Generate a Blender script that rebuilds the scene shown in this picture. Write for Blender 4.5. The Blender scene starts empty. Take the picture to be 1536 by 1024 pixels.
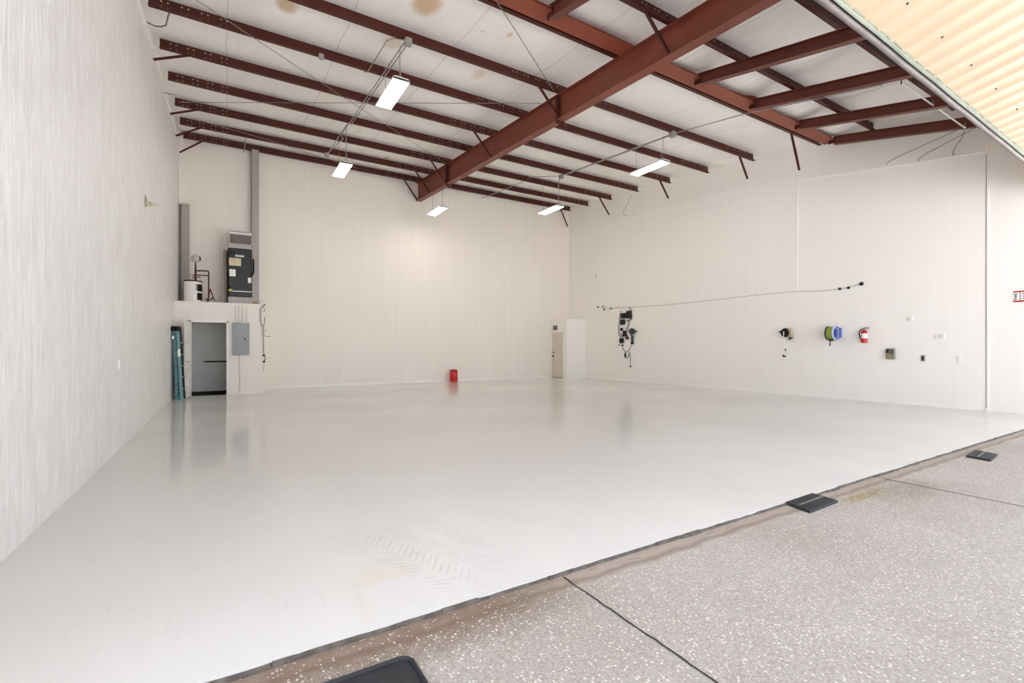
import bpy, math, random
from mathutils import Vector, Matrix
random.seed(7)
V = Vector
sc = bpy.context.scene
COL = sc.collection
# ------------------------------------------------------------------ camera (calibrated from the photograph)
F, CX, HY, H = 706.0, 768.0, 520.0, 1.35
YAW = math.atan2(CX - 340.5, F)
S_, C_ = math.sin(YAW), math.cos(YAW)
FWD, RT, UP, EYE = V((S_, C_, 0)), V((C_, -S_, 0)), V((0, 0, 1)), V((0, 0, H))
cam_d = bpy.data.cameras.new('camera')
cam = bpy.data.objects.new('camera', cam_d)
COL.objects.link(cam)
cam.location = EYE
cam.rotation_euler = (math.pi/2, 0, -YAW)
cam_d.sensor_width = 36
cam_d.lens = 36*F/1536
cam_d.shift_y = 8/1536
cam_d.clip_start, cam_d.clip_end = 0.05, 300
sc.camera = cam


def ray(x, y): return FWD + RT*((x-CX)/F) + UP*((HY-y)/F)
def pz(x, y, z=0.0):
    r = ray(x, y); return EYE + r*((z-H)/r.z)
def px(x, y, X):
    r = ray(x, y); return EYE + r*(X/r.x)
def py(x, y, Y):
    r = ray(x, y); return EYE + r*(Y/r.y)


# room measures
XL, YB, YF = -1.21, 17.05, 2.27
WS, WC = 0.0215, 13.36 + 0.0215*17.05          # right-hand wall: X + WS*Y = WC
def xr(Y): return WC - WS*Y
RA, RB = 6.80 - 0.083*8.3, 0.083                # underside of the purlins: z = RA + RB*Y
def zroof(Y): return RA + RB*Y
def roofp(x, y, d=0.0):
    r = ray(x, y); return EYE + r*((RA + d - H)/(r.z - RB*r.y))
def rw(x, y, off=0.0):
    r = ray(x, y); return EYE + r*((WC - off)/(r.x + WS*r.y))


# ------------------------------------------------------------------ mesh builder
class MB:
    def __init__(self): self.v = []; self.f = []; self.sm = []; self.mi = []
    def add(self, vs, fs, smooth=False, mi=0):
        o = len(self.v); self.v += [tuple(p) for p in vs]
        for f in fs:
            self.f.append(tuple(i+o for i in f)); self.sm.append(smooth); self.mi.append(mi)
        return self
    def box(self, a, b, mi=0, M=None):
        x0, y0, z0 = [min(p, q) for p, q in zip(a, b)]; x1, y1, z1 = [max(p, q) for p, q in zip(a, b)]
        vs = [V(p) for p in ((x0,y0,z0),(x1,y0,z0),(x1,y1,z0),(x0,y1,z0),(x0,y0,z1),(x1,y0,z1),(x1,y1,z1),(x0,y1,z1))]
        if M: vs = [M @ p for p in vs]
        return self.add(vs, [(0,3,2,1),(4,5,6,7),(0,1,5,4),(1,2,6,5),(2,3,7,6),(3,0,4,7)], mi=mi)
    def bbox(self, a, b, r=0.01, mi=0, M=None):
        """box with chamfered vertical and top/bottom edges"""
        x0, y0, z0 = [min(p, q) for p, q in zip(a, b)]; x1, y1, z1 = [max(p, q) for p, q in zip(a, b)]
        def ring(d, z):
            e = r + d
            return [V(p) for p in ((x0+e,y0+d,z),(x1-e,y0+d,z),(x1-d,y0+e,z),(x1-d,y1-e,z),(x1-e,y1-d,z),(x0+e,y1-d,z),(x0+d,y1-e,z),(x0+d,y0+e,z))]
        vs = ring(r*.6, z0) + ring(0, z0+r*.6) + ring(0, z1-r*.6) + ring(r*.6, z1)
        if M: vs = [M @ p for p in vs]
        fs = [tuple(reversed(range(8))), tuple(range(24, 32))]
        for k in range(3):
            for i in range(8):
                j = (i+1) % 8; fs.append((k*8+i, k*8+j, k*8+8+j, k*8+8+i))
        return self.add(vs, fs, mi=mi)
    def prism(self, poly, axis, a, b, mi=0, smooth=False, M=None):
        """extrude a 2-D polygon along an axis; poly gives the two other coordinates in order"""
        def P(u, w, t): return V((t, u, w)) if axis == 'x' else V((u, t, w)) if axis == 'y' else V((u, w, t))
        n = len(poly)
        vs = [P(u, w, a) for u, w in poly] + [P(u, w, b) for u, w in poly]
        if M: vs = [M @ p for p in vs]
        self.add(vs, [tuple(reversed(range(n))), tuple(range(n, 2*n))], mi=mi)
        o = len(self.v) - 2*n
        for i in range(n):
            j = (i+1) % n
            self.f.append((o+i, o+j, o+n+j, o+n+i)); self.sm.append(smooth); self.mi.append(mi)
        return self
    def bar(self, p, q, w, h, up=(0, 0, 1), mi=0):
        p, q = V(p), V(q); d = (q-p); L = d.length; d.normalize()
        u = V(up); s = d.cross(u)
        if s.length < 1e-4: s = d.cross(V((1, 0, 0)))
        s.normalize(); u = s.cross(d)
        vs = [p + s*a*w/2 + u*b*h/2 + d*t for t in (0, L) for a, b in ((-1,-1),(1,-1),(1,1),(-1,1))]
        return self.add(vs, [(0,1,2,3),(7,6,5,4),(0,4,5,1),(1,5,6,2),(2,6,7,3),(3,7,4,0)], mi=mi)
    def tube(self, pts, r, n=8, mi=0, closed=False):
        pts = [V(p) for p in pts]; m = len(pts); rings = []
        rad = r if isinstance(r, (list, tuple)) else [r]*m
        ref = None
        for i, p in enumerate(pts):
            if closed: t = pts[(i+1) % m] - pts[i-1]
            else: t = pts[min(i+1, m-1)] - pts[max(i-1, 0)]
            t.normalize()
            if ref is None:
                ref = t.orthogonal().normalized()
            else:
                ref = (ref - t*ref.dot(t)).normalized()
            b = t.cross(ref)
            rings.append([p + (ref*math.cos(a) + b*math.sin(a))*rad[i] for a in [2*math.pi*k/n for k in range(n)]])
        vs = [q for rg in rings for q in rg]; fs = []
        for i in range(m if closed else m-1):
            for k in range(n):
                j = (k+1) % n; i2 = (i+1) % m
                fs.append((i*n+k, i*n+j, i2*n+j, i2*n+k))
        self.add(vs, fs, True, mi)
        if not closed:
            o = len(self.v) - len(vs)
            self.f += [tuple(o+k for k in reversed(range(n))), tuple(o+(m-1)*n+k for k in range(n))]
            self.sm += [False]*2; self.mi += [mi]*2
        return self
    def lathe(self, prof, c=(0, 0, 0), axis=(0, 0, 1), n=24, mi=0):
        """prof: list of (radius, height along the axis)"""
        c = V(c); d = V(axis).normalized(); u = d.orthogonal().normalized(); w = d.cross(u)
        vs = [c + d*h + (u*math.cos(2*math.pi*k/n) + w*math.sin(2*math.pi*k/n))*max(rr, 1e-4) for rr, h in prof for k in range(n)]
        fs = []
        for i in range(len(prof)-1):
            for k in range(n):
                j = (k+1) % n; fs.append((i*n+k, i*n+j, (i+1)*n+j, (i+1)*n+k))
        self.add(vs, fs, True, mi)
        o = len(self.v) - len(vs); e = (len(prof)-1)*n
        self.f += [tuple(o+k for k in reversed(range(n))), tuple(o+e+k for k in range(n))]
        self.sm += [False]*2; self.mi += [mi]*2
        return self
    def build(self, name, mat, parent=None, loc=None, sharp=40, bevel=0):
        me = bpy.data.meshes.new(name)
        me.from_pydata(self.v, [], self.f)
        for i, p in enumerate(me.polygons):
            p.use_smooth = self.sm[i]; p.material_index = self.mi[i]
        for m in (mat if isinstance(mat, (list, tuple)) else [mat]): me.materials.append(m)
        me.update()
        if any(self.sm):
            me.set_sharp_from_angle(angle=math.radians(sharp))
        o = bpy.data.objects.new(name, me); COL.objects.link(o)
        if parent: o.parent = parent
        if loc is not None: o.location = loc
        if bevel:
            b = o.modifiers.new('edge', 'BEVEL'); b.width = bevel; b.segments = 2; b.limit_method = 'ANGLE'
        return o


def tag(o, label=None, cat=None, group=None, kind=None):
    if label: o['label'] = label
    if cat: o['category'] = cat
    if group: o['group'] = group
    if kind: o['kind'] = kind
    return o
def root(name, loc, label, cat, group=None, rz=0.0):
    o = bpy.data.objects.new(name, None); COL.objects.link(o)
    o.empty_display_size = 0.1
    o.location = loc; o.rotation_euler = (0, 0, rz)
    return tag(o, label, cat, group)
def struct(name, mb, mat, label=None, **k):
    return tag(mb.build(name, mat, **k), label, None, None, 'structure')


# ------------------------------------------------------------------ materials
def srgb(r, g, b):
    f = lambda c: (c/255/12.92 if c/255 <= .04045 else ((c/255+.055)/1.055)**2.4)
    return (f(r), f(g), f(b), 1)
class NT:
    """small helper to write node graphs as expressions"""
    def __init__(self, name):
        self.m = bpy.data.materials.new(name); self.m.use_nodes = True
        self.t = self.m.node_tree; self.b = self.t.nodes['Principled BSDF']
        self._g = None
    def n(self, typ, **kw):
        x = self.t.nodes.new(typ)
        for k, v in kw.items(): setattr(x, k, v)
        return x
    def link(self, a, b): self.t.links.new(a, b)
    def obj(self):
        if not self._g:
            self._g = self.n('ShaderNodeTexCoord').outputs['Object']
        return self._g
    def put(self, sock, v):
        if isinstance(v, bpy.types.NodeSocket): self.link(v, sock)
        else: sock.default_value = v
    def math(self, op, a, b=0.0, c=0.0, clamp=False):
        x = self.n('ShaderNodeMath', operation=op, use_clamp=clamp)
        for i, v in enumerate((a, b, c)): self.put(x.inputs[i], v)
        return x.outputs[0]
    def step(self, v, lo, hi):
        x = self.n('ShaderNodeMapRange', interpolation_type='SMOOTHSTEP', clamp=True)
        self.put(x.inputs['Value'], v)
        x.inputs['From Min'].default_value = lo; x.inputs['From Max'].default_value = hi
        return x.outputs[0]
    def scaled(self, sx, sy, sz, loc=(0, 0, 0)):
        x = self.n('ShaderNodeMapping'); self.link(self.obj(), x.inputs['Vector'])
        x.inputs['Scale'].default_value = (sx, sy, sz); x.inputs['Location'].default_value = loc
        return x.outputs[0]
    def noise(self, scale=5.0, detail=4.0, rough=.55, vec=None, col=False):
        x = self.n('ShaderNodeTexNoise'); self.link(vec if vec is not None else self.obj(), x.inputs['Vector'])
        x.inputs['Scale'].default_value = scale; x.inputs['Detail'].default_value = detail; x.inputs['Roughness'].default_value = rough
        return x.outputs['Color' if col else 'Fac']
    def voro(self, scale, vec=None, out='Distance', feature='F1'):
        x = self.n('ShaderNodeTexVoronoi', feature=feature); self.link(vec if vec is not None else self.obj(), x.inputs['Vector'])
        x.inputs['Scale'].default_value = scale
        return x.outputs[out]
    def xyz(self):
        x = self.n('ShaderNodeSeparateXYZ'); self.link(self.obj(), x.inputs[0]); return x.outputs
    def mix(self, f, a, b, mode='MIX'):
        x = self.n('ShaderNodeMix', data_type='RGBA', blend_type=mode)
        self.put(x.inputs[0], f); self.put(x.inputs[6], a); self.put(x.inputs[7], b)
        return x.outputs[2]
    def bump(self, h, strength=.2, dist=.01):
        x = self.n('ShaderNodeBump'); x.inputs['Strength'].default_value = strength; x.inputs['Distance'].default_value = dist
        self.link(h, x.inputs['Height']); self.link(x.outputs[0], self.b.inputs['Normal'])
    def done(self, col=None, rough=.5, metal=0.0, spec=.5):
        if col is not None: self.put(self.b.inputs['Base Color'], col)
        self.put(self.b.inputs['Roughness'], rough); self.b.inputs['Metallic'].default_value = metal
        self.b.inputs['Specular IOR Level'].default_value = spec
        return self.m
def simple(name, rgb, rough=.5, metal=0.0, var=.12, scale=9.0, spec=.5, bump=0.0):
    t = NT(name); c = srgb(*rgb)
    d = tuple(x*(1-var) for x in c[:3]) + (1,)
    n = t.noise(scale, 3)
    col = t.mix(t.step(n, .35, .65), d, c)
    if bump: t.bump(t.noise(scale*6, 3), bump, .004)
    return t.done(col, rough, metal, spec)


# painted walls
def wall_mat(name, rgb, streak=.05, rough=.55):
    t = NT(name); c = srgb(*rgb)
    n1 = t.noise(1.0, 5, .6, t.scaled(6, 6, .35)); n2 = t.noise(.5, 3)
    k = t.math('ADD', t.math('MULTIPLY', t.step(n1, .3, .7), .6), t.math('MULTIPLY', n2, .4))
    col = t.mix(k, tuple(x*(1-streak) for x in c[:3]) + (1,), c)
    t.bump(t.noise(40, 3), .12, .004)
    return t.done(col, rough)
M = {}
M['wall'] = wall_mat('wall_paint', (240, 235, 227))
M['wall_r'] = wall_mat('wall_paint_bright', (243, 240, 235), .03)
def plaster():
    t = NT('streaked_plaster'); c = srgb(245, 244, 243)
    v = t.scaled(1, 5.0, .55)
    a = t.noise(1.6, 6, .65, v); b = t.noise(9, 4, .6, t.scaled(1, 2.2, .5)); g = t.noise(.45, 2)
    k = t.math('ADD', t.math('MULTIPLY', t.step(a, .32, .68), .5), t.math('MULTIPLY', t.step(b, .3, .7), .5))
    col = t.mix(k, srgb(224, 222, 220), c)
    col = t.mix(t.math('MULTIPLY', t.step(t.noise(2.4, 5, .6, t.scaled(1, 1, .7)), .45, .7), .4), col, srgb(222, 219, 216))
    t.bump(t.math('ADD', a, t.math('MULTIPLY', b, .7)), .42, .025)
    return t.done(col, t.math('ADD', t.math('MULTIPLY', a, .25), .28), 0, .45)
M['plaster'] = plaster()
M['trim'] = simple('white_trim', (245, 242, 238), .5, var=.03)
M['grey_wall'] = simple('grey_closet_paint', (226, 226, 222), .6, var=.05, scale=3)
M['black_floor'] = simple('black_floor_tile', (7, 7, 7), .7, spec=.1)


def track(t, X, Y, p, q, w):
    """mask of a straight band on the floor from p to q, half-width w; also the across coordinate"""
    d = V((q[0]-p[0], q[1]-p[1])); L = d.length; d.normalize()
    dx, dy = t.math('SUBTRACT', X, p[0]), t.math('SUBTRACT', Y, p[1])
    s = t.math('ADD', t.math('MULTIPLY', dx, d.x), t.math('MULTIPLY', dy, d.y))
    a = t.math('ADD', t.math('MULTIPLY', dx, -d.y), t.math('MULTIPLY', dy, d.x))
    m = t.math('SUBTRACT', 1.0, t.step(t.math('ABSOLUTE', a), w*.75, w))
    m = t.math('MULTIPLY', m, t.math('MULTIPLY', t.step(s, 0, .25*L), t.math('SUBTRACT', 1.0, t.step(s, .8*L, L))))
    return m, a, s
def spot(t, X, Y, c, rx, ry=None, n=None, k=.6):
    ry = ry or rx
    dx = t.math('DIVIDE', t.math('SUBTRACT', X, c[0]), rx); dy = t.math('DIVIDE', t.math('SUBTRACT', Y, c[1]), ry)
    d = t.math('SQRT', t.math('ADD', t.math('MULTIPLY', dx, dx), t.math('MULTIPLY', dy, dy)))
    if n is not None: d = t.math('ADD', d, t.math('MULTIPLY', t.math('SUBTRACT', n, .5), k))
    return t.math('SUBTRACT', 1.0, t.step(d, .35, 1.0))
def floor_mat():
    t = NT('glossy_epoxy_floor'); o = t.xyz(); X, Y = o[0], o[1]
    big, fine = t.noise(.35, 4), t.noise(24, 4)
    col = t.mix(t.step(big, .35, .65), srgb(210, 208, 205), srgb(215, 214, 211))
    marks = None
    tk = [((500, 790), (720, 885), .16, 1), ((540, 786), (790, 862), .10, 0), ((615, 770), (745, 830), .10, 0),
          ((1060, 705), (1130, 745), .10, 1), ((700, 765), (900, 790), .12, 0)]
    for a, b, w, tread in tk:
        p, q = pz(*a), pz(*b)
        m, ac, s = track(t, X, Y, p, q, w)
        if tread:
            zz = t.math('ABSOLUTE', ac)
            st = t.math('SINE', t.math('MULTIPLY', t.math('ADD', s, t.math('MULTIPLY', zz, .8)), 110))
        else:
            st = t.math('SINE', t.math('MULTIPLY', ac, 190))
        m = t.math('MULTIPLY', m, t.step(st, -.2, .8))
        marks = m if marks is None else t.math('MAXIMUM', marks, m)
    marks = t.math('MULTIPLY', marks, t.step(t.noise(11, 5, .7), .36, .6))
    col = t.mix(t.math('MULTIPLY', marks, .22), col, srgb(150, 146, 144))
    c1 = pz(572, 860); c2 = pz(540, 905)
    st = t.math('MAXIMUM', spot(t, X, Y, c1, .26, .17, t.noise(7, 4), .9), t.math('MULTIPLY', spot(t, X, Y, c2, .05, .22, t.noise(9, 4), 1.0), .7))
    col = t.mix(t.math('MULTIPLY', t.math('MULTIPLY', st, t.step(t.noise(38, 5, .7), .38, .6)), .42), col, srgb(214, 196, 160))
    c3 = pz(600, 835)
    col = t.mix(t.math('MULTIPLY', spot(t, X, Y, c3, .3, .06, t.noise(22, 5), 2.4), .12), col, srgb(176, 150, 135))
    sp = t.math('MULTIPLY', t.step(t.noise(55, 2), .70, .74), t.step(t.noise(1.3, 2), .5, .6))
    col = t.mix(t.math('MULTIPLY', sp, .5), col, srgb(120, 112, 105))
    scr = t.noise(3, 5, .7, t.scaled(9, .8, 1))
    col = t.mix(t.math('MULTIPLY', t.step(scr, .56, .72), .11), col, srgb(160, 157, 155))
    worn = t.math('SUBTRACT', 1.0, t.step(t.math('ADD', Y, t.math('MULTIPLY', t.noise(.7, 3), 2.0)), 4.2, 9.0))   # traffic has dulled the paint by the door
    rough = t.math('ADD', .07, t.math('ADD', t.math('MULTIPLY', t.step(big, .3, .7), .05), t.math('MULTIPLY', worn, .13)))
    t.bump(t.math('ADD', t.noise(2.2, 3), t.math('MULTIPLY', fine, .12)), .05, .02)
    t.done(col, rough)
    t.put(t.b.inputs['Specular IOR Level'], t.math('SUBTRACT', .30, t.math('MULTIPLY', worn, .26)))
    return t.m
M['floor'] = floor_mat()


def ground_mat():
    t = NT('exposed_aggregate_concrete'); o = t.xyz(); X, Y = o[0], o[1]
    col = t.mix(t.step(t.noise(.8, 4), .35, .65), srgb(168, 162, 155), srgb(180, 175, 169))
    col = t.mix(t.math('MULTIPLY', t.step(t.noise(60, 4, .7), .40, .62), .55), col, srgb(140, 130, 122))
    wob = t.math('MULTIPLY', t.math('SUBTRACT', t.noise(5, 4), .5), .10)
    yw = t.math('ADD', Y, wob)
    band = t.step(yw, 2.09, 2.14)                                    # trowelled strip without stones along the door
    old = t.math('MULTIPLY', t.math('SUBTRACT', 1.0, t.step(X, 1.2, 2.0)), t.step(t.math('ADD', yw, t.math('MULTIPLY', t.math('SUBTRACT', t.noise(9, 4), .5), .2)), 1.86, 2.1))
    sel = t.voro(60, out='Color'); sp = t.n('ShaderNodeSeparateColor'); t.link(sel, sp.inputs[0])
    d = t.voro(60)
    stone = t.math('MULTIPLY', t.math('SUBTRACT', 1.0, t.step(d, .25, .45)), t.step(sp.outputs[0], .74, .76))
    stone = t.math('MULTIPLY', stone, t.math('SUBTRACT', 1.0, t.math('MULTIPLY', band, t.math('SUBTRACT', 1.0, t.math('MULTIPLY', old, .7)))))
    d2 = t.voro(130); sel2 = t.voro(130, out='Color'); sp2 = t.n('ShaderNodeSeparateColor'); t.link(sel2, sp2.inputs[0])
    st2 = t.math('MULTIPLY', t.math('MULTIPLY', t.math('SUBTRACT', 1.0, t.step(d2, .3, .5)), t.step(sp2.outputs[1], .55, .6)), t.math('SUBTRACT', 1.0, band))
    col = t.mix(t.math('MULTIPLY', band, .75), col, srgb(168, 155, 143))
    dirt = t.math('MULTIPLY', t.step(yw, 2.10, 2.16), t.math('SUBTRACT', 1.0, t.step(yw, 2.14, 2.19)))
    col = t.mix(t.math('MULTIPLY', dirt, .6), col, srgb(112, 100, 88))
    col = t.mix(t.math('MULTIPLY', old, t.math('ADD', .35, t.math('MULTIPLY', t.noise(14, 4), .6))), col, srgb(110, 88, 68))
    moss = spot(t, X, Y, (5.0, 2.03), .5, .09, t.noise(8, 4), .8)
    col = t.mix(t.math('MULTIPLY', moss, .75), col, srgb(140, 124, 70))
    damp = spot(t, X, Y, (5.5, 1.93), .75, .32, t.noise(4, 5), .9)
    col = t.mix(t.math('MULTIPLY', damp, .5), col, srgb(128, 118, 98))
    rim = t.math('MULTIPLY', t.step(Y, 2.12, 2.2), t.step(t.noise(3, 4, .6, t.scaled(2, 12, 1)), .5, .7))
    col = t.mix(t.math('MULTIPLY', rim, .4), col, srgb(108, 98, 90))
    col = t.mix(t.math('MULTIPLY', st2, .34), col, srgb(232, 224, 214))
    col = t.mix(t.math('MULTIPLY', stone, .62), col, srgb(236, 229, 220))
    t.bump(t.math('ADD', t.noise(60, 4, .7), t.math('MULTIPLY', stone, .8)), .35, .006)
    return t.done(col, .85, 0, .3)
M['ground'] = ground_mat()


def steel_mat(name, rgb, rust=(150, 75, 50), holes=False, rough=.5, wear=.15):
    t = NT(name); c = srgb(*rgb)
    n = t.noise(1.2, 5, .65, t.scaled(.6, 1, 2.5)); f = t.noise(14, 4, .7)
    col = t.mix(t.step(n, .3, .7), tuple(x*.78 for x in c[:3]) + (1,), c)
    col = t.mix(t.math('MULTIPLY', t.step(f, .60, .72), wear), col, srgb(*rust))
    if holes:
        o = t.xyz(); X, Z = o[0], o[2]
        near = None
        for c0, w in ((-.55, .62), (6.15, 1.35), (12.65, .75)):
            m = t.math('LESS_THAN', t.math('ABSOLUTE', t.math('SUBTRACT', X, c0)), w)
            near = m if near is None else t.math('MAXIMUM', near, m)
        u = t.math('PINGPONG', t.math('ADD', X, .045), .14)              # paired holes every 0.28 m
        du = t.math('ABSOLUTE', t.math('SUBTRACT', u, .045))
        dz = t.math('ABSOLUTE', t.math('SUBTRACT', t.math('ABSOLUTE', t.math('SUBTRACT', Z, .1)), .05))
        dd = t.math('SQRT', t.math('ADD', t.math('MULTIPLY', du, du), t.math('MULTIPLY', dz, dz)))
        hole = t.math('MULTIPLY', near, t.math('LESS_THAN', dd, .0125))
        col = t.mix(t.math('MULTIPLY', hole, .9), col, srgb(205, 190, 180))
    return t.done(col, rough, 0, .4)
M['purlin'] = steel_mat('red_oxide_purlin', (76, 27, 19), holes=True)
M['rafter'] = steel_mat('red_oxide_rafter', (132, 70, 54), wear=.3)
M['joist'] = steel_mat('red_oxide_joist', (108, 56, 45))
M['header'] = steel_mat('red_oxide_header', (146, 74, 53))
M['brace'] = steel_mat('red_oxide_brace', (78, 34, 26))
M['galv'] = simple('galvanised_steel', (168, 166, 160), .42, .5)
M['wire'] = simple('grey_wire', (140, 134, 126), .5, .2)
M['galv_duct'] = simple('duct_sheet_metal', (176, 170, 166), .45, .25, var=.1)
M['rubber'] = simple('black_rubber', (44, 45, 50), .6, var=.3, scale=6, bump=.25)
M['black'] = simple('black_plastic', (20, 19, 19), .5, spec=.3)
M['dark'] = simple('dark_plastic', (38, 36, 35), .5, spec=.3)
M['white'] = simple('white_plastic', (238, 236, 232), .4, var=.03)
M['red'] = simple('red_paint', (196, 18, 22), .3, var=.15)
M['seal'] = simple('grey_rubber_seal', (128, 122, 118), .55, var=.25, scale=3)
M['rail'] = simple('weathered_green_rail', (150, 160, 148), .5, .1, var=.25, scale=4)
M['cream'] = simple('cream_sheet_steel', (202, 182, 155), .45, var=.05, scale=1.2)


def ceil_mat():
    t = NT('vinyl_insulation'); o = t.xyz(); X, Y = o[0], o[1]
    col = t.mix(t.step(t.noise(.6, 4), .35, .65), srgb(240, 238, 234), srgb(246, 244, 241))
    fold = t.noise(2.0, 5, .6, t.scaled(3.2, .35, 1))
    col = t.mix(t.math('MULTIPLY', t.step(fold, .55, .75), .10), col, srgb(180, 174, 168))
    seam = t.math('PINGPONG', t.math('ADD', X, t.math('MULTIPLY', t.math('SUBTRACT', t.noise(.8, 2), .5), .12)), .915)
    sm = t.math('SUBTRACT', 1.0, t.step(seam, .004, .016))
    col = t.mix(t.math('MULTIPLY', sm, .32), col, srgb(150, 144, 140))
    n = t.noise(3.5, 5)
    s = None
    for x, y, a, b, k in ((430, 4, .22, .34, .75), (640, 4, .30, .45, .8), (590, 60, .3, .3, .35), (1136, 166, .16, .34, .7), (765, 50, .07, .1, .55), (724, 46, .06, .06, .4), (718, 110, .18, .3, .4), (580, 236, .05, .3, .6)):
        p = roofp(x, y, .2)
        m = t.math('MULTIPLY', spot(t, X, Y, p, a, b, n, .7), k)
        s = m if s is None else t.math('MAXIMUM', s, m)
    col = t.mix(s, col, srgb(196, 160, 112))
    t.bump(t.math('ADD', fold, t.math('MULTIPLY', t.noise(9, 3), .3)), .3, .03)
    return t.done(col, .55, 0, .4)
M['ceil'] = ceil_mat()
def emit(name, rgb, s):
    t = NT(name); c = srgb(*rgb)
    t.b.inputs['Emission Color'].default_value = c; t.b.inputs['Emission Strength'].default_value = s
    return t.done(c, .4)
M['led'] = emit('lit_lens', (255, 249, 234), 24.0)

# ------------------------------------------------------------------ floor, ground, walls, ceiling
mb = MB()
xs = [XL - .2 + i*.06 for i in range(int((xr(2.3) + .4 - XL)/.06) + 1)]
fr = [YF + random.uniform(-.006, .006) for _ in xs]
vs = [(x, y, 0) for x, y in zip(xs, fr)] + [(x, YB + .2, 0) for x in xs] + [(x, y, -.3) for x, y in zip(xs, fr)] + [(x, YB + .2, -.3) for x in xs]
n = len(xs)
fs = []
for i in range(n-1):
    fs += [(i, i+1, n+i+1, n+i), (2*n+i, 2*n+i+1, i+1, i), (2*n+i, 3*n+i, 3*n+i+1, 2*n+i+1)]
mb.add(vs, fs)
struct('floor', mb, M['floor'], 'glossy white painted concrete slab inside the hangar')
mb = MB().add([(-40, -40, -.02), (60, -40, -.02), (60, YF+.05, -.02), (-40, YF+.05, -.02)], [(0, 1, 2, 3)])
struct('ground', mb, M['ground'], 'exposed aggregate concrete apron outside the door line')
# worn steel edge of the slab
mb = MB()
x = XL - .2
while x < xr(2.3) + .3:
    L = random.uniform(.12, .5); a = random.uniform(.012, .03)
    mb.box((x, YF - a, -.03), (x + L - random.choice((.002, .002, .006)), YF - .001, -.004 + random.uniform(-.006, .003)))
    x += L
struct('trim_1', mb, simple('worn_steel_edge', (116, 108, 100), .7, 0, var=.45, scale=12, bump=.3), 'rusty grey steel edge strip of the slab along the door line')
# joints in the apron: dark sealant lines
for i, (xx, y1) in enumerate(((1.71, 2.235), (5.84, 2.235), (9.23, 2.06), (-2.4, 2.2), (13.0, 2.2))):
    mb = MB(); pts = []
    yy = y1; w = 0
    L, R = [], []
    while yy > -20:
        w = .5*random.uniform(.007, .012); j = random.uniform(-.004, .004)
        L.append((xx - w + j, yy, -.0165)); R.append((xx + w + j, yy, -.0165)); yy -= .05 if yy > 0 else 1.0
    k = len(L)
    mb.add(L + R, [(q, q+1, k+q+1, k+q) for q in range(k-1)])
    struct('trim_%d' % (i+2), mb, M['joint'] if 'joint' in M else M.setdefault('joint', simple('joint_sealant', (52, 44, 38), .8)),
           'dark control joint cut across the concrete apron, %s' % ('near the round-cornered mat', 'beside the mossy stain', 'by the smaller far mat', 'beyond the plaster wall', 'in front of the bright wall')[i])

mb = MB().box((XL - .2, YB, -.05), (xr(YB) + .2, YB + .15, 8.2)); struct('wall_back', mb, M['wall'], 'plain cream back wall of the hangar')
mb = MB().box((XL - .15, 2.0, -.05), (XL, YB + .1, 8.2)); struct('wall_left', mb, M['plaster'], 'streaky white plaster side wall with the ladder at its end')
mb = MB().add([(xr(2.0), 2.0, -.05), (xr(YB+.1), YB+.1, -.05), (xr(YB+.1), YB+.1, 8.2), (xr(2.0), 2.0, 8.2),
               (xr(2.0)+.15, 2.0, -.05), (xr(YB+.1)+.15, YB+.1, -.05), (xr(YB+.1)+.15, YB+.1, 8.2), (xr(2.0)+.15, 2.0, 8.2)],
              [(0, 3, 2, 1), (4, 5, 6, 7), (0, 4, 7, 3), (1, 2, 6, 5), (3, 7, 6, 2), (0, 1, 5, 4)])
struct('wall_right', mb, M['wall_r'], 'bright white side wall with the reels and extinguisher')
mb = MB().box((XL - .2, 2.32, 5.75), (xr(2.4) + .2, 2.42, 6.9)); struct('wall_front', mb, M['trim'], 'header wall above the hangar door opening')

PY = [16.93, 15.67, 14.23, 12.67, 11.17, 9.66, 8.14, 6.42, 5.20, 3.75, 2.55]   # purlin lines
def sag(X, Y):
    k = 0
    for a, b in zip(PY[1:], PY[:-1]):
        if a <= Y <= b:
            u = (Y-a)/(b-a); k = math.sin(math.pi*u)
            amp = .05 if Y > 6.5 else .085
            return -amp*k*(.65 + .5*math.sin(X*2.1 + a*3) * math.sin(X*.9 + a)) - (.035*k*abs(math.sin(X*1.72 + Y*.3)) if Y < 6.5 else .012*k*abs(math.sin(X*1.72)))
    return 0
gx = [XL - .1 + i*.12 for i in range(126)]; gy = [2.3 + i*.1475 for i in range(101)]
vs = [(X, Y, zroof(Y) + .215 + sag(X, Y)) for Y in gy for X in gx]
k = len(gx)
fs = [(j*k+i, (j+1)*k+i, (j+1)*k+i+1, j*k+i+1) for j in range(len(gy)-1) for i in range(k-1)]
mb = MB().add(vs, fs, True)
o = struct('ceiling', mb, M['ceil'], 'sagging white insulation under the metal roof', sharp=80)
mb = MB().add([(XL-.2, 2.2, zroof(2.2)+.4), (xr(2)+.3, 2.2, zroof(2.2)+.4), (xr(2)+.3, YB+.2, zroof(YB+.2)+.4), (XL-.2, YB+.2, zroof(YB+.2)+.4)], [(0, 1, 2, 3)])
struct('ceiling_deck', mb, M['galv'], 'metal roof deck above the insulation')

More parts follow.
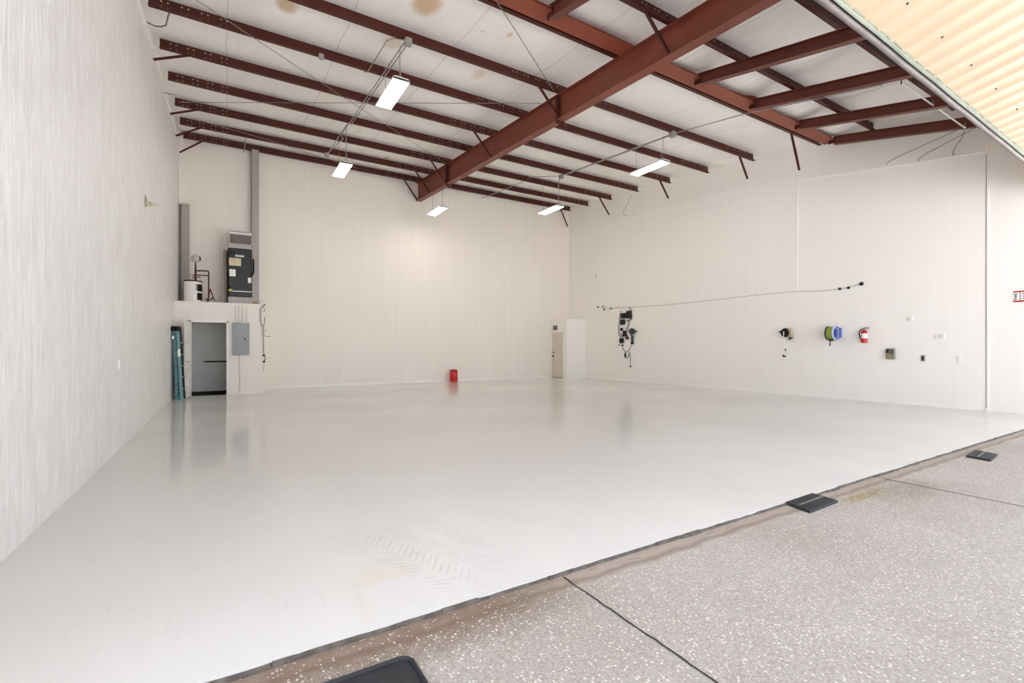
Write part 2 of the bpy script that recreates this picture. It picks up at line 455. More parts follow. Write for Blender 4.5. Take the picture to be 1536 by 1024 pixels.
# trims on the walls
def strip_poly(pts, nrm, w, t):
    """thin ledge following points on a wall; nrm points into the room"""
    m = MB(); nn = V(nrm)
    for a, b in zip(pts[:-1], pts[1:]):
        a, b = V(a), V(b)
        m.bar(a + nn*t/2, b + nn*t/2, t, w, up=(0, 0, 1))
    return m
NR = V((-1, -WS, 0)).normalized()
pts = [rw(*p) for p in ((851.6, 349.4), (940, 325), (1020, 304.8), (1085, 286.5), (1195, 270), (1330, 250), (1477, 227.5))]
struct('trim_7', strip_poly(pts, NR, .035, .035), M['trim'], 'thin white ledge high on the bright side wall')
pts = [px(*p, XL) for p in ((203, -8), (236, 100), (252, 160), (268.5, 214))]
struct('trim_8', strip_poly(pts, (1, 0, 0), .045, .035), M['trim'], 'thin white ledge high on the plaster wall')
mb = MB()
P0 = V((xr(3.31), 3.31, 0)); U = V((WS, -1, 0)).normalized()
Mw = Matrix.Translation(P0) @ Matrix(((U.x, -NR.x, 0, 0), (U.y, -NR.y, 0, 0), (0, 0, 1, 0), (0, 0, 0, 1)))
mb.box((.02, -.02, 0), (.05, .005, 5.95), M=Mw); mb.box((0, -.04, 0), (.06, 0, .06), M=Mw)
struct('trim_9', mb, M['wall_r'], 'narrow white corner strip on the bright wall beside the door opening')
mb = MB().box((.004, -.006, .06), (.021, .003, 5.4), M=Mw)  # thin grey strip: the shade line along the corner strip, put in as colour
struct('trim_13', mb, simple('shade_grey', (150, 146, 142), .7), 'grey strip painted as shade beside the white corner strip')
pA, pB = rw(1197, 271), rw(1195.5, 437)
struct('trim_10', MB().bar(pA + NR*.008, pB + NR*.008, .02, .03), M['trim'], 'thin white surface conduit dropping from the high ledge')
mb = MB().box((.9, YB - .02, 0), (12.3, YB + .01, .085)); struct('baseboard_back', mb, M['trim'], 'low cream baseboard along the back wall')
mb = MB(); a, b = V((xr(15.8), 15.8, 0)), V((xr(3.33), 3.33, 0))
mb.bar(a + NR*.006 + UP*.04, b + NR*.006 + UP*.04, .02, .08); struct('baseboard_right', mb, M['trim'], 'low white baseboard along the bright side wall')

# ------------------------------------------------------------------ roof steel
ORD = ['first', 'second', 'third', 'fourth', 'fifth', 'sixth', 'seventh', 'eighth', 'ninth', 'tenth']
def zsec(y, z, d=.2, fl=.065, lip=.018, t=.007):
    """Z profile: bottom flange towards the door, top flange towards the back"""
    return [(y-fl, z), (y+t, z), (y+t, z+d-t), (y+fl, z+d-t), (y+fl, z+d), (y, z+d), (y, z+t), (y-fl+t, z+t), (y-fl+t, z+lip), (y-fl, z+lip)]
for i, Y in enumerate(PY[:10]):
    z = zroof(Y)
    x0, x1 = -1.1, (13.32 if i > 0 else 13.33)
    if i > 2: x1 = 13.2
    if i > 6: x1 = 13.35
    lab = 'dark red steel roof purlin, %s in from the back wall' % ORD[i]
    if i == 7: lab = 'dark red steel purlin tight behind the broad orange-brown header'
    if i == 8: lab = 'dark red steel purlin crossing midway above the joists of the door bay'
    if i == 9: lab = 'dark red steel purlin closest to the raised door'
    mb = MB().prism(zsec(0, 0), 'x', x0, x1)
    o = tag(mb.build('roof_purlin', M['purlin'], loc=(0, Y, z)), lab, 'purlin', 'dark red roof purlins')
# eave strut at the door
mb = MB().prism(zsec(0, 0), 'x', -1.15, 13.4)
tag(mb.build('eave_strut', M['purlin'], loc=(0, 2.55, zroof(2.55))), 'dark red eave strut under the roof edge over the door', 'strut')

# tapered main rafter
RXC = 6.18
def rbot(Y): return 6.04 + .0665*(Y-5.1)
r = root('main_rafter', (RXC, 2.6, rbot(2.6)), 'deep tapered red-brown rafter beam running from back wall to door', 'rafter')
L0 = V((RXC, 2.6, rbot(2.6)))
def rel(p): return V(p) - L0
y0, y1 = 2.6, YB
def quadbar(m, ya, yb, za, zb, w, t):
    """slab of width w along Y with bottom heights za, zb and thickness t"""
    vs = []
    for y, z in ((ya, za), (yb, zb)):
        for dx, dz in ((-w/2, 0), (w/2, 0), (w/2, t), (-w/2, t)): vs.append(rel((RXC+dx, y, z+dz)))
    m.add(vs, [(0,1,2,3),(7,6,5,4),(0,4,5,1),(1,5,6,2),(2,6,7,3),(3,7,4,0)])
m = MB(); quadbar(m, y0, y1, rbot(y0), rbot(y1), .2, .014); m.build('bottom_flange', M['rafter'], r)
m = MB(); quadbar(m, y0, y1, zroof(y0)-.014, zroof(y1)-.014, .2, .012); m.build('top_flange', M['rafter'], r)
m = MB()
vs = [rel((RXC+dx, y, z)) for dx in (-.005, .005) for y, z in ((y0, rbot(y0)+.014), (y1, rbot(y1)+.014), (y1, zroof(y1)-.014), (y0, zroof(y0)-.014))]
m.add(vs, [(0,1,2,3),(7,6,5,4),(0,4,5,1),(1,5,6,2),(2,6,7,3),(3,7,4,0)]); m.build('web', M['rafter'], r)
for ys in (8.2, 14.2):
    for dy in (-.028, .012):
        m = MB(); m.box(rel((RXC-.1, ys+dy, rbot(ys)-.055)), rel((RXC+.1, ys+dy+.016, zroof(ys)-.016))); sp = m.build('splice_plate', M['brace'], r)
        for dx in (-.06, .06):
            for zz in (rbot(ys)-.028, rbot(ys)+.06, zroof(ys)-.09):
                MB().lathe([(.014, 0), (.014, .014)], rel((RXC+dx, ys+dy-(.012 if dy < 0 else -.016), zz)), (0, 1, 0), 6).build('bolt', M['brace'], sp)
for Y in PY[:9]:
    m = MB(); m.box(rel((RXC-.09, Y-.012, zroof(Y)-.012)), rel((RXC-.02, Y-.002, zroof(Y)+.15))); m.build('purlin_clip', M['brace'], r)

# header across the bay
zh = 6.622
r = root('header_beam', (-1.05, 6.13, zh), 'broad orange-brown header beam across the ceiling carrying the joists', 'beam')
m = MB().box((0, -.15, 0), (14.4, .16, .016)); m.build('bottom_flange', M['header'], r)
m = MB().box((0, -.006, .016), (14.4, .006, .2)); m.build('web', M['header'], r)
m = MB().box((0, -.11, .19), (14.4, .13, .204)); m.build('top_flange', M['header'], r)
# joists from header to the door
JX = [4.37, 7.95, 9.78, 11.61, 13.2]
JW = ['alone across the main rafter', 'next to the main rafter', 'second from the main rafter', 'third from the main rafter', 'hard against the bright side wall']
for i, X in enumerate(JX):
    ya, za, yb, zb = 5.99, 6.485, 2.62, 5.715
    r = root('steel_joist', (X, ya, za), 'brown steel I-beam joist sloping down to the door, ' + JW[i], 'joist', 'joists over the door bay')
    dz = zb - za; dy = yb - ya
    def jslab(m, w, z0, t):
        vs = []
        for y, z in ((-.0, 0), (dy, dz)):
            for a, b in ((-w/2, z0), (w/2, z0), (w/2, z0+t), (-w/2, z0+t)): vs.append((a, y, z+b))
        m.add(vs, [(0,1,2,3),(7,6,5,4),(0,4,5,1),(1,5,6,2),(2,6,7,3),(3,7,4,0)]); return m
    jslab(MB(), .13, 0, .014).build('bottom_flange', M['joist'], r)
    jslab(MB(), .13, .2, .014).build('top_flange', M['joist'], r)
    jslab(MB(), .012, .014, .186).build('web', M['joist'], r)
    MB().box((-.012, -.03, .05), (.004, .13, .19)).build('end_clip', M['black'] if False else M['brace'], r)

# diagonal braces at the rafter and at the side walls
def brace(p, q, label, grp):
    p, q = V(p), V(q); o = p
    m = MB(); d = (q-p).normalized()
    m.bar(V((0, 0, 0)), q-p, .05, .006, up=(0, 1, 0)); m.bar(V((0, .022, 0)), q-p+V((0, .022, 0)), .006, .05, up=(0, 1, 0))
    return tag(m.build('diagonal_brace', M['brace'], loc=o), label, 'brace', grp)
for i, nm in ((0, 'first'), (1, 'second'), (2, 'third'), (4, 'fifth'), (6, 'seventh'), (8, 'door-bay')):
    Y = PY[i]
    brace((RXC-.09, Y-.04, rbot(Y)+.02), (RXC-.62, Y-.04, zroof(Y)+.01), 'slanting red brace from main rafter up to the %s purlin%s' % (nm, ' from the back wall' if i < 8 else ''), 'braces at the main rafter')
for i in (1, 2, 3, 5):
    pass
for i, x, y, nm in ((4, 238.5, 89, 'fifth'), (2, 260.5, 170, 'third'), (1, 269.5, 203, 'second'), (0, 275.5, 228, 'first')):
    Y = PY[i]; p = py(x, y, Y-.04)
    brace((XL+.02, Y-.04, p.z - .03), (-.62, Y-.04, zroof(Y)+.01), 'slanting red brace from the plaster wall to the %s purlin from the back' % nm, 'braces at the plaster wall')
for i, a, b, nm in ((7, (1188, 222), (1200, 255), 'purlin behind the header'), (6, (1110, 243), (1122, 268), 'seventh purlin from the back'), (4, (990, 278), (1003, 297), 'fifth purlin from the back'), (2, (899, 302), (914, 322), 'third purlin from the back'), (0, (841, 318), (852, 340), 'first purlin from the back')):
    Y = PY[i] - .03
    p, q = py(*a, Y), py(*b, Y)
    q = V((min(xr(Y)-.02, q.x), Y, q.z))
    brace(q, V((p.x, Y, zroof(Y)+.01)), 'slanting red brace from the bright wall to the ' + nm, 'braces at the bright wall')

# thin tension cables of the roof bracing
def cable(name, pts, r, label, cat, mat='wire', grp=None, n=6):
    o = V(pts[0]); m = MB().tube([V(p)-o for p in pts], r, n)
    return tag(m.build(name, M[mat], loc=o), label, cat, grp)
G = 'roof bracing cables'
def rp(x, y): return roofp(x, y, -.03)
cable('bracing_cable', [rp(294.8, 0) + (rp(294.8, 0)-rp(668, 244))*.12, rp(294.8, 0), rp(520, 149), rp(668, 244.6)], .007, 'thin bracing cable slanting from the plaster side to the lower rafter splice', 'cable', grp=G)
cable('bracing_cable', [rp(268, 153.5), rp(812, 155)], .007, 'thin bracing cable level across the ceiling behind the bright lamp', 'cable', grp=G)
cable('bracing_cable', [rp(744, 0) + (rp(744, 0)-rp(831, 137))*.6, rp(744, 0), rp(831, 137)], .007, 'thin bracing cable slanting down to the upper rafter splice', 'cable', grp=G)
cable('bracing_cable', [rp(300, 181), rp(400, 209), rp(487, 237), rp(536, 252.5)], .007, 'thin bracing cable low across the purlins by the back wall', 'cable', grp=G)

# ------------------------------------------------------------------ raised bifold door
def zed(X): return 4.64 - .028*(X-4.8)
x0, x1 = XL - .4, 13.9
r = root('bifold_door', (0, 2.3, 4.64), 'huge raised bifold hangar door with cream ribbed metal skin', 'door')
m = MB(); vs = []; prof = []
x = x0; k = 0
while x < x1:
    prof += [(x, 0), (x+.19, 0), (x+.225, -.026), (x+.265, -.026)]
    x += .30; k += 1
prof.append((x, 0))
OUT, SL = 2.25, .205
ncol = 7
for j in range(ncol):
    t = j/(ncol-1)
    for X, d in prof: vs.append((X, .015 - OUT*t, zed(X) - 4.64 + .05 + d + SL*OUT*t))
kk = len(prof)
m.add(vs, [(j*kk+i, j*kk+i+1, (j+1)*kk+i+1, (j+1)*kk+i) for j in range(ncol-1) for i in range(kk-1)])
xs_ = x0 + .15
while xs_ < x1 - .3:
    for yy in (-.35, -1.05, -1.75):
        m.lathe([(.009, -.008), (.009, .006)], (xs_ + .9*0, yy, zed(xs_) - 4.64 + .05 - SL*yy), (0, 0, 1), 6, mi=1)
    xs_ += .9
m.build('lower_panel', [M['cream'], M['dark']], r)
m = MB()
vs = [(X, y, z) for X in (x0, x1) for y, z in ((-OUT, .05 + SL*OUT + zed(X) - 4.64), (-OUT, .05+SL*OUT+.12 + zed(X) - 4.64), (0.0, 1.5), (0.0, 1.36))]
m.add(vs, [(0, 1, 2, 3), (7, 6, 5, 4), (0, 4, 5, 1), (1, 5, 6, 2), (2, 6, 7, 3), (3, 7, 4, 0)]); m.build('upper_panel', M['cream'], r)
def along(dy, dz, n=40): return [(x0 + (x1-x0)*i/n, dy, zed(x0 + (x1-x0)*i/n) - 4.64 + dz + .004*math.sin(i*1.7)) for i in range(n+1)]
m = MB()
for a, b in zip(along(-.075, .015), along(-.075, .015)[1:]): m.bar(a, b, .014, .085, up=(0, .25, 1))
for a, b in zip(along(-.05, .055), along(-.05, .055)[1:]): m.bar(a, b, .06, .012)
m.build('bottom_rail', M['rail'], r)
m = MB().tube(along(-.015, .0), .036, 12); m.build('seal_tube', M['seal'], r)
m = MB().tube(along(-.056, .006), .012, 8); m.build('seal_lip', M['black'], r)

# ------------------------------------------------------------------ LED fixtures
def lamp(X, Y, z, hang, label):
    r = root('hanging_light', (X, Y, z), label, 'light', 'hanging LED lights')
    w, L = .155, .56
    MB().prism([(-w, .0), (w, .0), (w, .022), (w-.035, .05), (-w+.035, .05), (-w, .022)], 'y', -L, L).build('housing', M['white'], r)
    MB().bbox((-w+.01, -L+.012, -.016), (w-.01, L-.012, .002), .01).build('lens', M['led'], r)
    MB().bbox((-.06, -.2, .05), (.06, .2, .1), .012).build('driver_box', M['white'], r)
    for s in (-1, 1):
        MB().box((-w-.004, s*L-.012*(s > 0), -.014), (w+.004, s*L+.012*(s < 0)+.001, .03)).build('end_cap', M['white'], r)
        MB().tube([(s*.02, s*(L-.07), .05), (0, s*(L-.09), hang(Y+s*(L-.09)) - z)], .0045, 6).build('hanger_wire', M['wire'], r)
        MB().tube([(-w+.05, s*(L-.07), .045), (s*.02, s*(L-.07), .13), (w-.05, s*(L-.07), .045)], .004, 6).build('hanger_bail', M['wire'], r)
    h = hang(Y-L) - z
    MB().tube([(.05, -L+.3, .09), (.06, -L+.24, .16), (.03, -L+.17, .28), (.02, -L+.15, h-.1), (.0, -L+.08, h)], .006, 6).build('power_cord', M['galv'], r)
    return r
hz_ = lambda y: zroof(y) - .01
lamp(2.67, 8.78, 6.12, hz_, 'lit white hanging light, brightest and closest one under the third bay of purlins')
lamp(2.67, 13.28, 6.13, hz_, 'lit white hanging light in front of the back wall above the grey duct side')
lamp(6.2, 15.2, 6.02, lambda y: rbot(y), 'lit white hanging light directly beneath the end of the main rafter')
lamp(9.62, 13.28, 6.1, hz_, 'lit white hanging light over the small corner closet')
lamp(9.62, 8.82, 6.1, hz_, 'lit white hanging light below the long conduit run near the bright wall')

# conduit runs on the purlins
def box_at(p, s, label, mat='galv'):
    m = MB().bbox((-s, -s, -s), (s, s, s*.9), s*.2)
    return tag(m.build('junction_box', M[mat], loc=p), label, 'junction box', 'ceiling junction boxes')
cg = 'ceiling conduits'
def run(X, ya, yb, dz=-.03, extra=()): return [V((X, ya, zroof(ya)+dz)), V((X, (ya+yb)/2, zroof((ya+yb)/2)+dz))] + [V((X, yb, zroof(yb)+dz))] + list(extra)
cable('conduit', run(2.76, 8.1, 12.7), .012, 'thin grey conduit pair running between the two lamps on the plaster side', 'conduit', 'galv', cg)
cable('conduit', run(2.70, 8.1, 13.6) + [V((2.80, 13.8, zroof(13.8)-.04)), V((2.72, 15.0, zroof(15)-.03)), V((2.66, 15.4, zroof(15.4)-.05))], .012, 'longer grey conduit of the pair, bent at the far lamp', 'conduit', 'galv', cg)
cable('conduit', [V((2.68, 8.1, zroof(8.1)-.02)), V((2.50, 8.15, zroof(8.15)-.02)), V((2.42, 8.3, zroof(8.3)-.03)), V((2.42, 9.62, zroof(9.62)-.03)), V((2.36, 9.66, zroof(9.66)-.02))], .010, 'short bent grey conduit beside the nearest lamp', 'conduit', 'galv', cg)
cable('conduit', [roofp(521, 186, -.03), roofp(508, 205, -.03), roofp(493, 229, -.03)], .011, 'short grey conduit ending at the far junction box', 'conduit', 'galv', cg)
box_at(V((2.735, 8.06, zroof(8.06)-.05)), .06, 'grey junction box above the nearest lamp')
box_at(roofp(490.5, 232, -.05), .06, 'grey junction box below the far purlins on the plaster side')
box_at(roofp(482, 85, -.03), .045, 'small pale junction box alone on the sixth purlin from the back')
cable('conduit', run(9.68, 8.12, 12.7), .016, 'long grey conduit between the two lamps near the bright wall', 'conduit', 'galv', cg)
cable('conduit', run(9.74, 8.12, 12.7, -.02), .012, 'second grey conduit alongside the long run near the bright wall', 'conduit', 'galv', cg)
cable('conduit', [V((9.68, 8.1, zroof(8.1)-.03)), roofp(1091, 178, -.05), V((9.79, 6.1, 6.47)), V((9.85, 4.6, 6.15)), V((9.85, 3.7, 5.95))], .011, 'thin grey conduit from the junction box forward to the header and joist', 'conduit', 'galv', cg)
cable('conduit', [V((9.72, 12.8, zroof(12.8)-.03)), py(800, 265, 13.9), py(760, 283, 15.4), py(724, 297, 16.9)], .011, 'thin grey conduit trailing toward the back wall past the last lamp', 'conduit', 'galv', cg)
box_at(V((9.66, 8.1, zroof(8.1)-.05)), .07, 'grey junction box at the head of the conduit near the bright wall')
box_at(V((9.70, 12.78, zroof(12.78)-.06)), .065, 'grey junction box above the lamp over the corner closet')
# white rod under the last joists with its clips and wires
pts = [V((9.88, 3.68, 6.00)), V((11.6, 3.58, 5.925)), V((13.18, 3.5, 5.88))]
pts = [px(1352, 124, 10.1), px(1400, 158, 11.6), px(1448, 192, 13.1)]
cable('white_rod', pts, .014, 'straight white rod slung under the last three joists by the door', 'rod', 'white', None, 8)
for q, nm in zip(pts, ('second joist', 'third joist', 'last joist by the wall')):
    cable('rod_clip', [q + V((0, 0, -.03)), q + V((0, 0, .10))], .012, 'small metal clip holding the white rod to the ' + nm, 'clip', 'wire', 'clips of the white rod')
wg = 'wires at the high ledge'
for P, nm in ((((1330, 247), (1331, 243.5), (1345, 236), (1400, 211), (1436, 195)), 'longest thin wire rising from the high ledge to the last joist'),
              (((1378, 242), (1378, 238), (1390, 230), (1430, 209), (1466, 190)), 'middle thin wire rising from the high ledge to the last joist'),
              (((1431, 233), (1429, 228), (1433, 220), (1444, 205), (1446, 196)), 'short curved wire from the high ledge to the end of the white rod'),
              (((941, 323.5), (936, 322.5), (934.5, 319), (941, 306), (948, 291)), 'bent wire from the high ledge up to the fourth purlin')):
    cable('wire', [rw(x, y, .04) for x, y in P], .007, nm, 'wire', 'wire', wg)
for P, ya, yb, nm in ((((222, 34), (232, 39), (241, 40), (249, 38), (252, 25), (256, 15)), 10.55, 9.72, 'thick dark wire bent from the plaster ledge to the sixth purlin'),
                      (((246, 138.5), (254, 140.5), (262, 142)), 13.05, 12.9, 'short thin wire poking from the plaster ledge')):
    k = len(P) - 1
    cable('wire', [py(x, y, ya + (yb-ya)*i/k) for i, (x, y) in enumerate(P)], .012 if k > 3 else .008, nm, 'wire', 'wire', wg)
cable('hanging_stub', [py(368.5, 206, 15.6), py(366, 229, 15.6)], .014, 'short pipe stub hanging from the second purlin above the air handler', 'pipe', 'galv')

# ------------------------------------------------------------------ store room under the air handler
XC = .895; CY = 15.6; CT = 2.6
mb = MB(); y2 = CY + .1
mb.box((XL, CY, 0), (-.86, y2, CT)); mb.box((-.86, CY, 2.035), (.0, y2, CT)); mb.box((.0, CY, 0), (XC, y2, CT))
struct('wall_storeroom', mb, M['trim'] if False else M['wall'], 'cream front wall of the low storeroom with the grey panel on it')
mb = MB().box((XC-.1, y2, 0), (XC, YB, CT)); struct('wall_storeroom_side', mb, M['wall'], 'cream end wall of the low storeroom')
mb = MB().box((XL, CY+.1, CT-.09), (XC-.1, YB, CT)); struct('ceiling_storeroom', mb, M['wall'], 'flat top of the low storeroom holding the water heater')
mb = MB().box((XL, YB-.06, 0), (XC-.1, YB-.01, CT-.1)).box((XC-.13, y2+.02, 0), (XC-.1, YB-.02, CT-.1)).box((XL, y2+.01, 0), (XL+.03, YB-.02, CT-.1)).box((XL, y2, CT-.13), (XC-.1, YB-.02, CT-.1))
struct('wall_storeroom_lining', mb, M['grey_wall'], 'plain grey inner walls seen through the open storeroom door')
mb = MB().box((XL+.02, CY+.01, 0), (XC-.12, YB-.03, .006)); struct('floor_storeroom', mb, M['black_floor'], 'black floor inside the storeroom')
mb = MB()
for a, b in (((-.9, CY-.012, 0), (-.85, CY+.11, 2.08)), ((.0-.012, CY-.012, 0), (.035, CY+.11, 2.08)), ((-.9, CY-.012, 2.03), (.035, CY+.11, 2.08))): mb.box(a, b)
struct('trim_11', mb, M['trim'], 'white casing round the storeroom doorway')
# door leaf, swung open
hx, hy = -.845, 15.58; ex, ey = -.935, 14.84
ang = math.atan2(ey-hy, ex-hx)
d = bpy.data.objects.new('door_1', None); COL.objects.link(d); d.location = (hx, hy, .012); d.rotation_euler = (0, 0, ang)
tag(d, 'white six-panel door swung open beside the teal ladder', None, None, 'structure')
L = math.hypot(ex-hx, ey-hy)
m = MB(); T = .02
m.box((0, -T+.006, 0), (L, T-.006, 2.02))
st = .1
zz = [(0, .2), (.62, .78), (1.45, 1.55), (1.92, 2.02)]
for s in (-1, 1):
    ya, yb = (s*(T-.006), s*T)
    for a, b in zz: m.box((0, ya, a), (L, yb, b))
    for a, b in ((0, st), (L/2-.045, L/2+.045), (L-st, L)): m.box((a, ya, 0), (b, yb, 2.02))
    for (za, zb) in ((.2, .62), (.78, 1.45), (1.55, 1.92)):
        for a, b in ((st, L/2-.045), (L/2+.045, L-st)):
            m.box((a+.03, ya, za+.03), (b-.03, s*(T-.002), zb-.03))
m.build('leaf', M['trim'], d)
for s in (-1, 1):
    h = MB().lathe([(.028, 0), (.028, .008), (.011, .01), (.011, .05)], (L-.07, s*T, .95), (0, s, 0), 14)
    h.tube([(L-.07, s*(T+.045), .95), (L-.13, s*(T+.05), .95), (L-.18, s*(T+.046), .95)], .009, 8)
    h.build('door_handle', M['galv'], d)
for z in (.25, 1.05, 1.8): MB().lathe([(.01, 0), (.01, .09)], (-.003, -T, z), (0, 0, 1), 10).build('hinge', M['galv'], d)
# grab bar
pa, pb = V((-.6, YB-.13, .905)), V((.05, YB-.13, .9))
r = root('grab_bar', pa, 'dark grab bar on the grey wall inside the storeroom', 'grab bar')
q = pb-pa
MB().tube([(0, 0, 0), q], .019, 10).build('bar', M['dark'], r)
MB().tube([(0, .07, 0), (-.005, .03, 0), (0, 0, 0), (.03, 0, 0)], .019, 10).build('end_bend', M['white'], r)
MB().tube([q + V((-.01, 0, 0)), q + V((0, .07, 0))], .019, 10).build('mount', M['dark'], r)
# small hook plate inside
tag(MB().bbox((-.03, -.012, -.05), (.03, .012, .05), .006).build('switch_plate', M['galv'], loc=(-.01, YB-.072, .73)), 'small plate low on the grey storeroom wall', 'plate')

# step ladder, folded, leaning on the plaster wall
b0 = V((-1.02, 14.55, .0)); t0 = V((-1.10, 14.55, 1.80))
r = root('step_ladder', b0, 'folded teal step ladder leaning between plaster wall and open door', 'ladder')
M['teal'] = simple('teal_fibreglass', (112, 160, 164), .45, var=.2, scale=14)
M['teal_dark'] = simple('dark_teal_fibreglass', (92, 134, 138), .5, var=.3, scale=10)  # rear rails take a darker teal than the front ones
ax = (t0-b0)
def ld(a, b, t, wid=0):  # a: across X, b: along Y
    return ax*t + V((a, b, 0))
for nm, a, w0, w1 in (('front_rail', .04, .0, .5), ('rear_rail', -.062, .03, .46)):
    for bb in (w0, w1):
        tp = .06 if bb < .1 else -.06
        m = MB()
        m.bar(ld(a-.0, bb, 0), ld(a*.75 - (.0), bb + tp, .985), .066, .022, up=(0, 1, 0))
        m.bar(ld(a-.030, bb+.03, 0), ld(a*.75-.030, bb+tp+.03, .985), .007, .045, up=(0, 1, 0))
        m.bar(ld(a+.030, bb+.03, 0), ld(a*.75+.030, bb+tp+.03, .985), .007, .045, up=(0, 1, 0))
        o = m.build(nm, M['teal' if nm == 'front_rail' else 'teal_dark'], r)
        MB().box(ld(a, bb, 0) + V((-.042, -.016, 0)), ld(a, bb, 0) + V((.042, .05, .05))).build('rubber_foot', M['teal'], o)
for k in range(1, 6):
    t = k/6.2
    MB().bar(ld(.085, .0 + .06*t, t), ld(.085, .5-.06*t, t), .085, .022).build('step', M['galv'], r)
m = MB()
m.bar(ld(.098, .02, .02), ld(.078, .07, .97), .046, .012, up=(0, 1, 0)); m.build('dark_rail_edge', M['black'], r)
for k in range(1, 5):
    t = k/5.2
    MB().bar(ld(-.07, .02 + .06*t, t), ld(-.07, .44-.06*t, t), .02, .02).build('rear_spreader', M['galv'], r)
for a in (.04, -.06):
    MB().bbox(ld(a, .02, 1.0) + V((-.05, -.02, -.05)), ld(a, .46, 1.0) + V((.045, 0, .075)), .03).build('top_cap', M['black'], r)
MB().box(ld(.01, -.02, .72), ld(.06, -.012, .61)).build('label_sticker', M['white'], r)
MB().box(ld(-.09, -.02, .9), ld(-.05, -.012, .86)).build('label_sticker', M['white'], r)
MB().bar(ld(.03, -.02, .72), ld(-.07, -.02, .70), .025, .012).build('hinge_bracket', M['dark'], r)

# breaker panel with conduits
r = root('breaker_panel', (.345, CY-.004, 1.12), 'grey metal breaker panel on the storeroom wall', 'electrical panel')
M['painted'] = simple('painted_conduit', (224, 219, 213), .5, var=.06)
M['panel'] = simple('panel_grey', (148, 153, 152), .45, .15, var=.06, scale=3)
MB().bbox((-.205, -.11, 0), (.205, 0, .91), .012).build('cabinet', M['panel'], r)
dr = MB().bbox((-.125, -.122, .05), (.165, -.108, .87), .006).build('door', M['panel'], r)
MB().bbox((.075, -.135, .42), (.105, -.118, .48), .006).build('latch', M['black'], dr)
for dx in (-.135, -.05, .045, .145):
    MB().tube([(dx, -.05, .91), (dx, -.035, 1.02), (dx-.008, -.02, 1.1), (dx, -.018, 1.43)], .012, 8).build('conduit', M['painted'], r)
MB().tube([(-.03, -.03, 0), (-.03, -.022, -.05), (-.03, -.02, -1.1)], .014, 8).build('lower_conduit', M['painted'], r)
# loose cable bundle at the corner
C0 = V((XC+.01, CY-.02, 2.5))
r = root('cable_bundle', C0, 'untidy grey cables dangling down the storeroom corner', 'cables')
def cb(P, rad, nm, mat): return MB().tube([py(x, y, CY-.03) - C0 for x, y in P], rad, 6).build(nm, M[mat], r)
cb([(396.5, 457.5), (393, 459.5), (391, 464), (391, 481), (392.5, 486), (394.5, 489.5), (395, 503)], .02, 'flex_conduit', 'galv')
cb([(394, 459), (397, 464), (396.5, 467), (394.5, 467)], .010, 'loose_end', 'wire')
cb([(397, 475), (396.5, 484), (395.3, 490), (395.2, 520), (395.8, 532)], .012, 'cable', 'wire')
cb([(394.5, 500), (398, 496), (400, 494)], .008, 'cable', 'wire')
cb([(395, 501), (398, 504), (402, 504.5), (406, 504.3)], .009, 'cable', 'wire')
cb([(396, 542), (396, 549), (395, 557)], .007, 'cable', 'galv')
cb([(395.5, 531.5), (396, 534)], .03, 'plug', 'black'); cb([(396, 541), (396.2, 543.5)], .03, 'plug', 'black')
cb([(395.5, 533), (397.8, 535), (397.8, 539), (396, 541)], .011, 'cable', 'dark')
cb([(395.8, 456.6), (397, 458)], .03, 'plug', 'black')

# ------------------------------------------------------------------ equipment on top of the store room
r = root('water_heater', (-.84, 16.45, CT), 'squat white water heater standing on the storeroom top', 'water heater')
MB().lathe([(.215, .0), (.222, .02), (.222, .62), (.21, .655), (.0, .66)], n=32).build('tank', M['white'], r)
MB().lathe([(.226, .625), (.23, .635), (.226, .66), (.12, .675), (0, .677)], n=32).build('top_rim', M['dark'], r)
for z0, z1 in ((.10, .30), (.35, .55)):
    m = MB()
    for k in range(6):
        a0, a1 = math.radians(-62 + k*9), math.radians(-62 + (k+1)*9)
        m.add([(.226*math.cos(a0), .226*math.sin(a0), z0), (.226*math.cos(a1), .226*math.sin(a1), z0), (.226*math.cos(a1), .226*math.sin(a1), z1), (.226*math.cos(a0), .226*math.sin(a0), z1)], [(0, 1, 2, 3)])
    m.build('access_cover', M['black'], r)
def arcpatch(a0, a1, z0, z1, R=.2245):
    m = MB(); n = 6
    for k in range(n):
        p, q = math.radians(a0+(a1-a0)*k/n), math.radians(a0+(a1-a0)*(k+1)/n)
        m.add([(R*math.cos(p), R*math.sin(p), z0), (R*math.cos(q), R*math.sin(q), z0), (R*math.cos(q), R*math.sin(q), z1), (R*math.cos(p), R*math.sin(p), z1)], [(0, 1, 2, 3)])
    return m
M['pinkish'] = simple('faded_label', (214, 186, 184), .5, var=.35, scale=40)
arcpatch(-74, -57, .38, .55).build('warning_label', M['pinkish'], r)
M['copper'] = simple('aged_copper', (92, 56, 40), .4, .6, var=.3)
r2 = root('expansion_tank', (-.78, 16.42, CT+.68), 'small grey round expansion tank on a pipe above the water heater', 'tank')
MB().lathe([(.0, .52), (.02, .525), (.08, .54), (.105, .58), (.108, .66), (.08, .71), (.02, .735), (.012, .76)], n=24).build('vessel', simple('tank_grey', (196, 192, 186), .4), r2)
MB().tube([(.1, -.02, .56), (.112, -.03, .62), (.10, -.035, .69)], .02, 8).build('strap', M['black'], r2)
MB().tube([(0, 0, 0), (0, 0, .3), (0, 0, .53)], [.03, .026, .016], 10).build('stem', M['copper'], r2)
r3 = root('copper_piping', (-.47, 16.4, CT), 'dark copper pipes looping down behind the white water heater', 'pipes')
def cp(P, rad): return MB().tube([py(x, y, 16.4) - V(r3.location) for x, y in P], rad, 8)
cp([(295, 406), (306, 406), (312.5, 406.3), (313, 408), (313, 440), (312, 453)], .020).build('hot_pipe', M['copper'], r3)
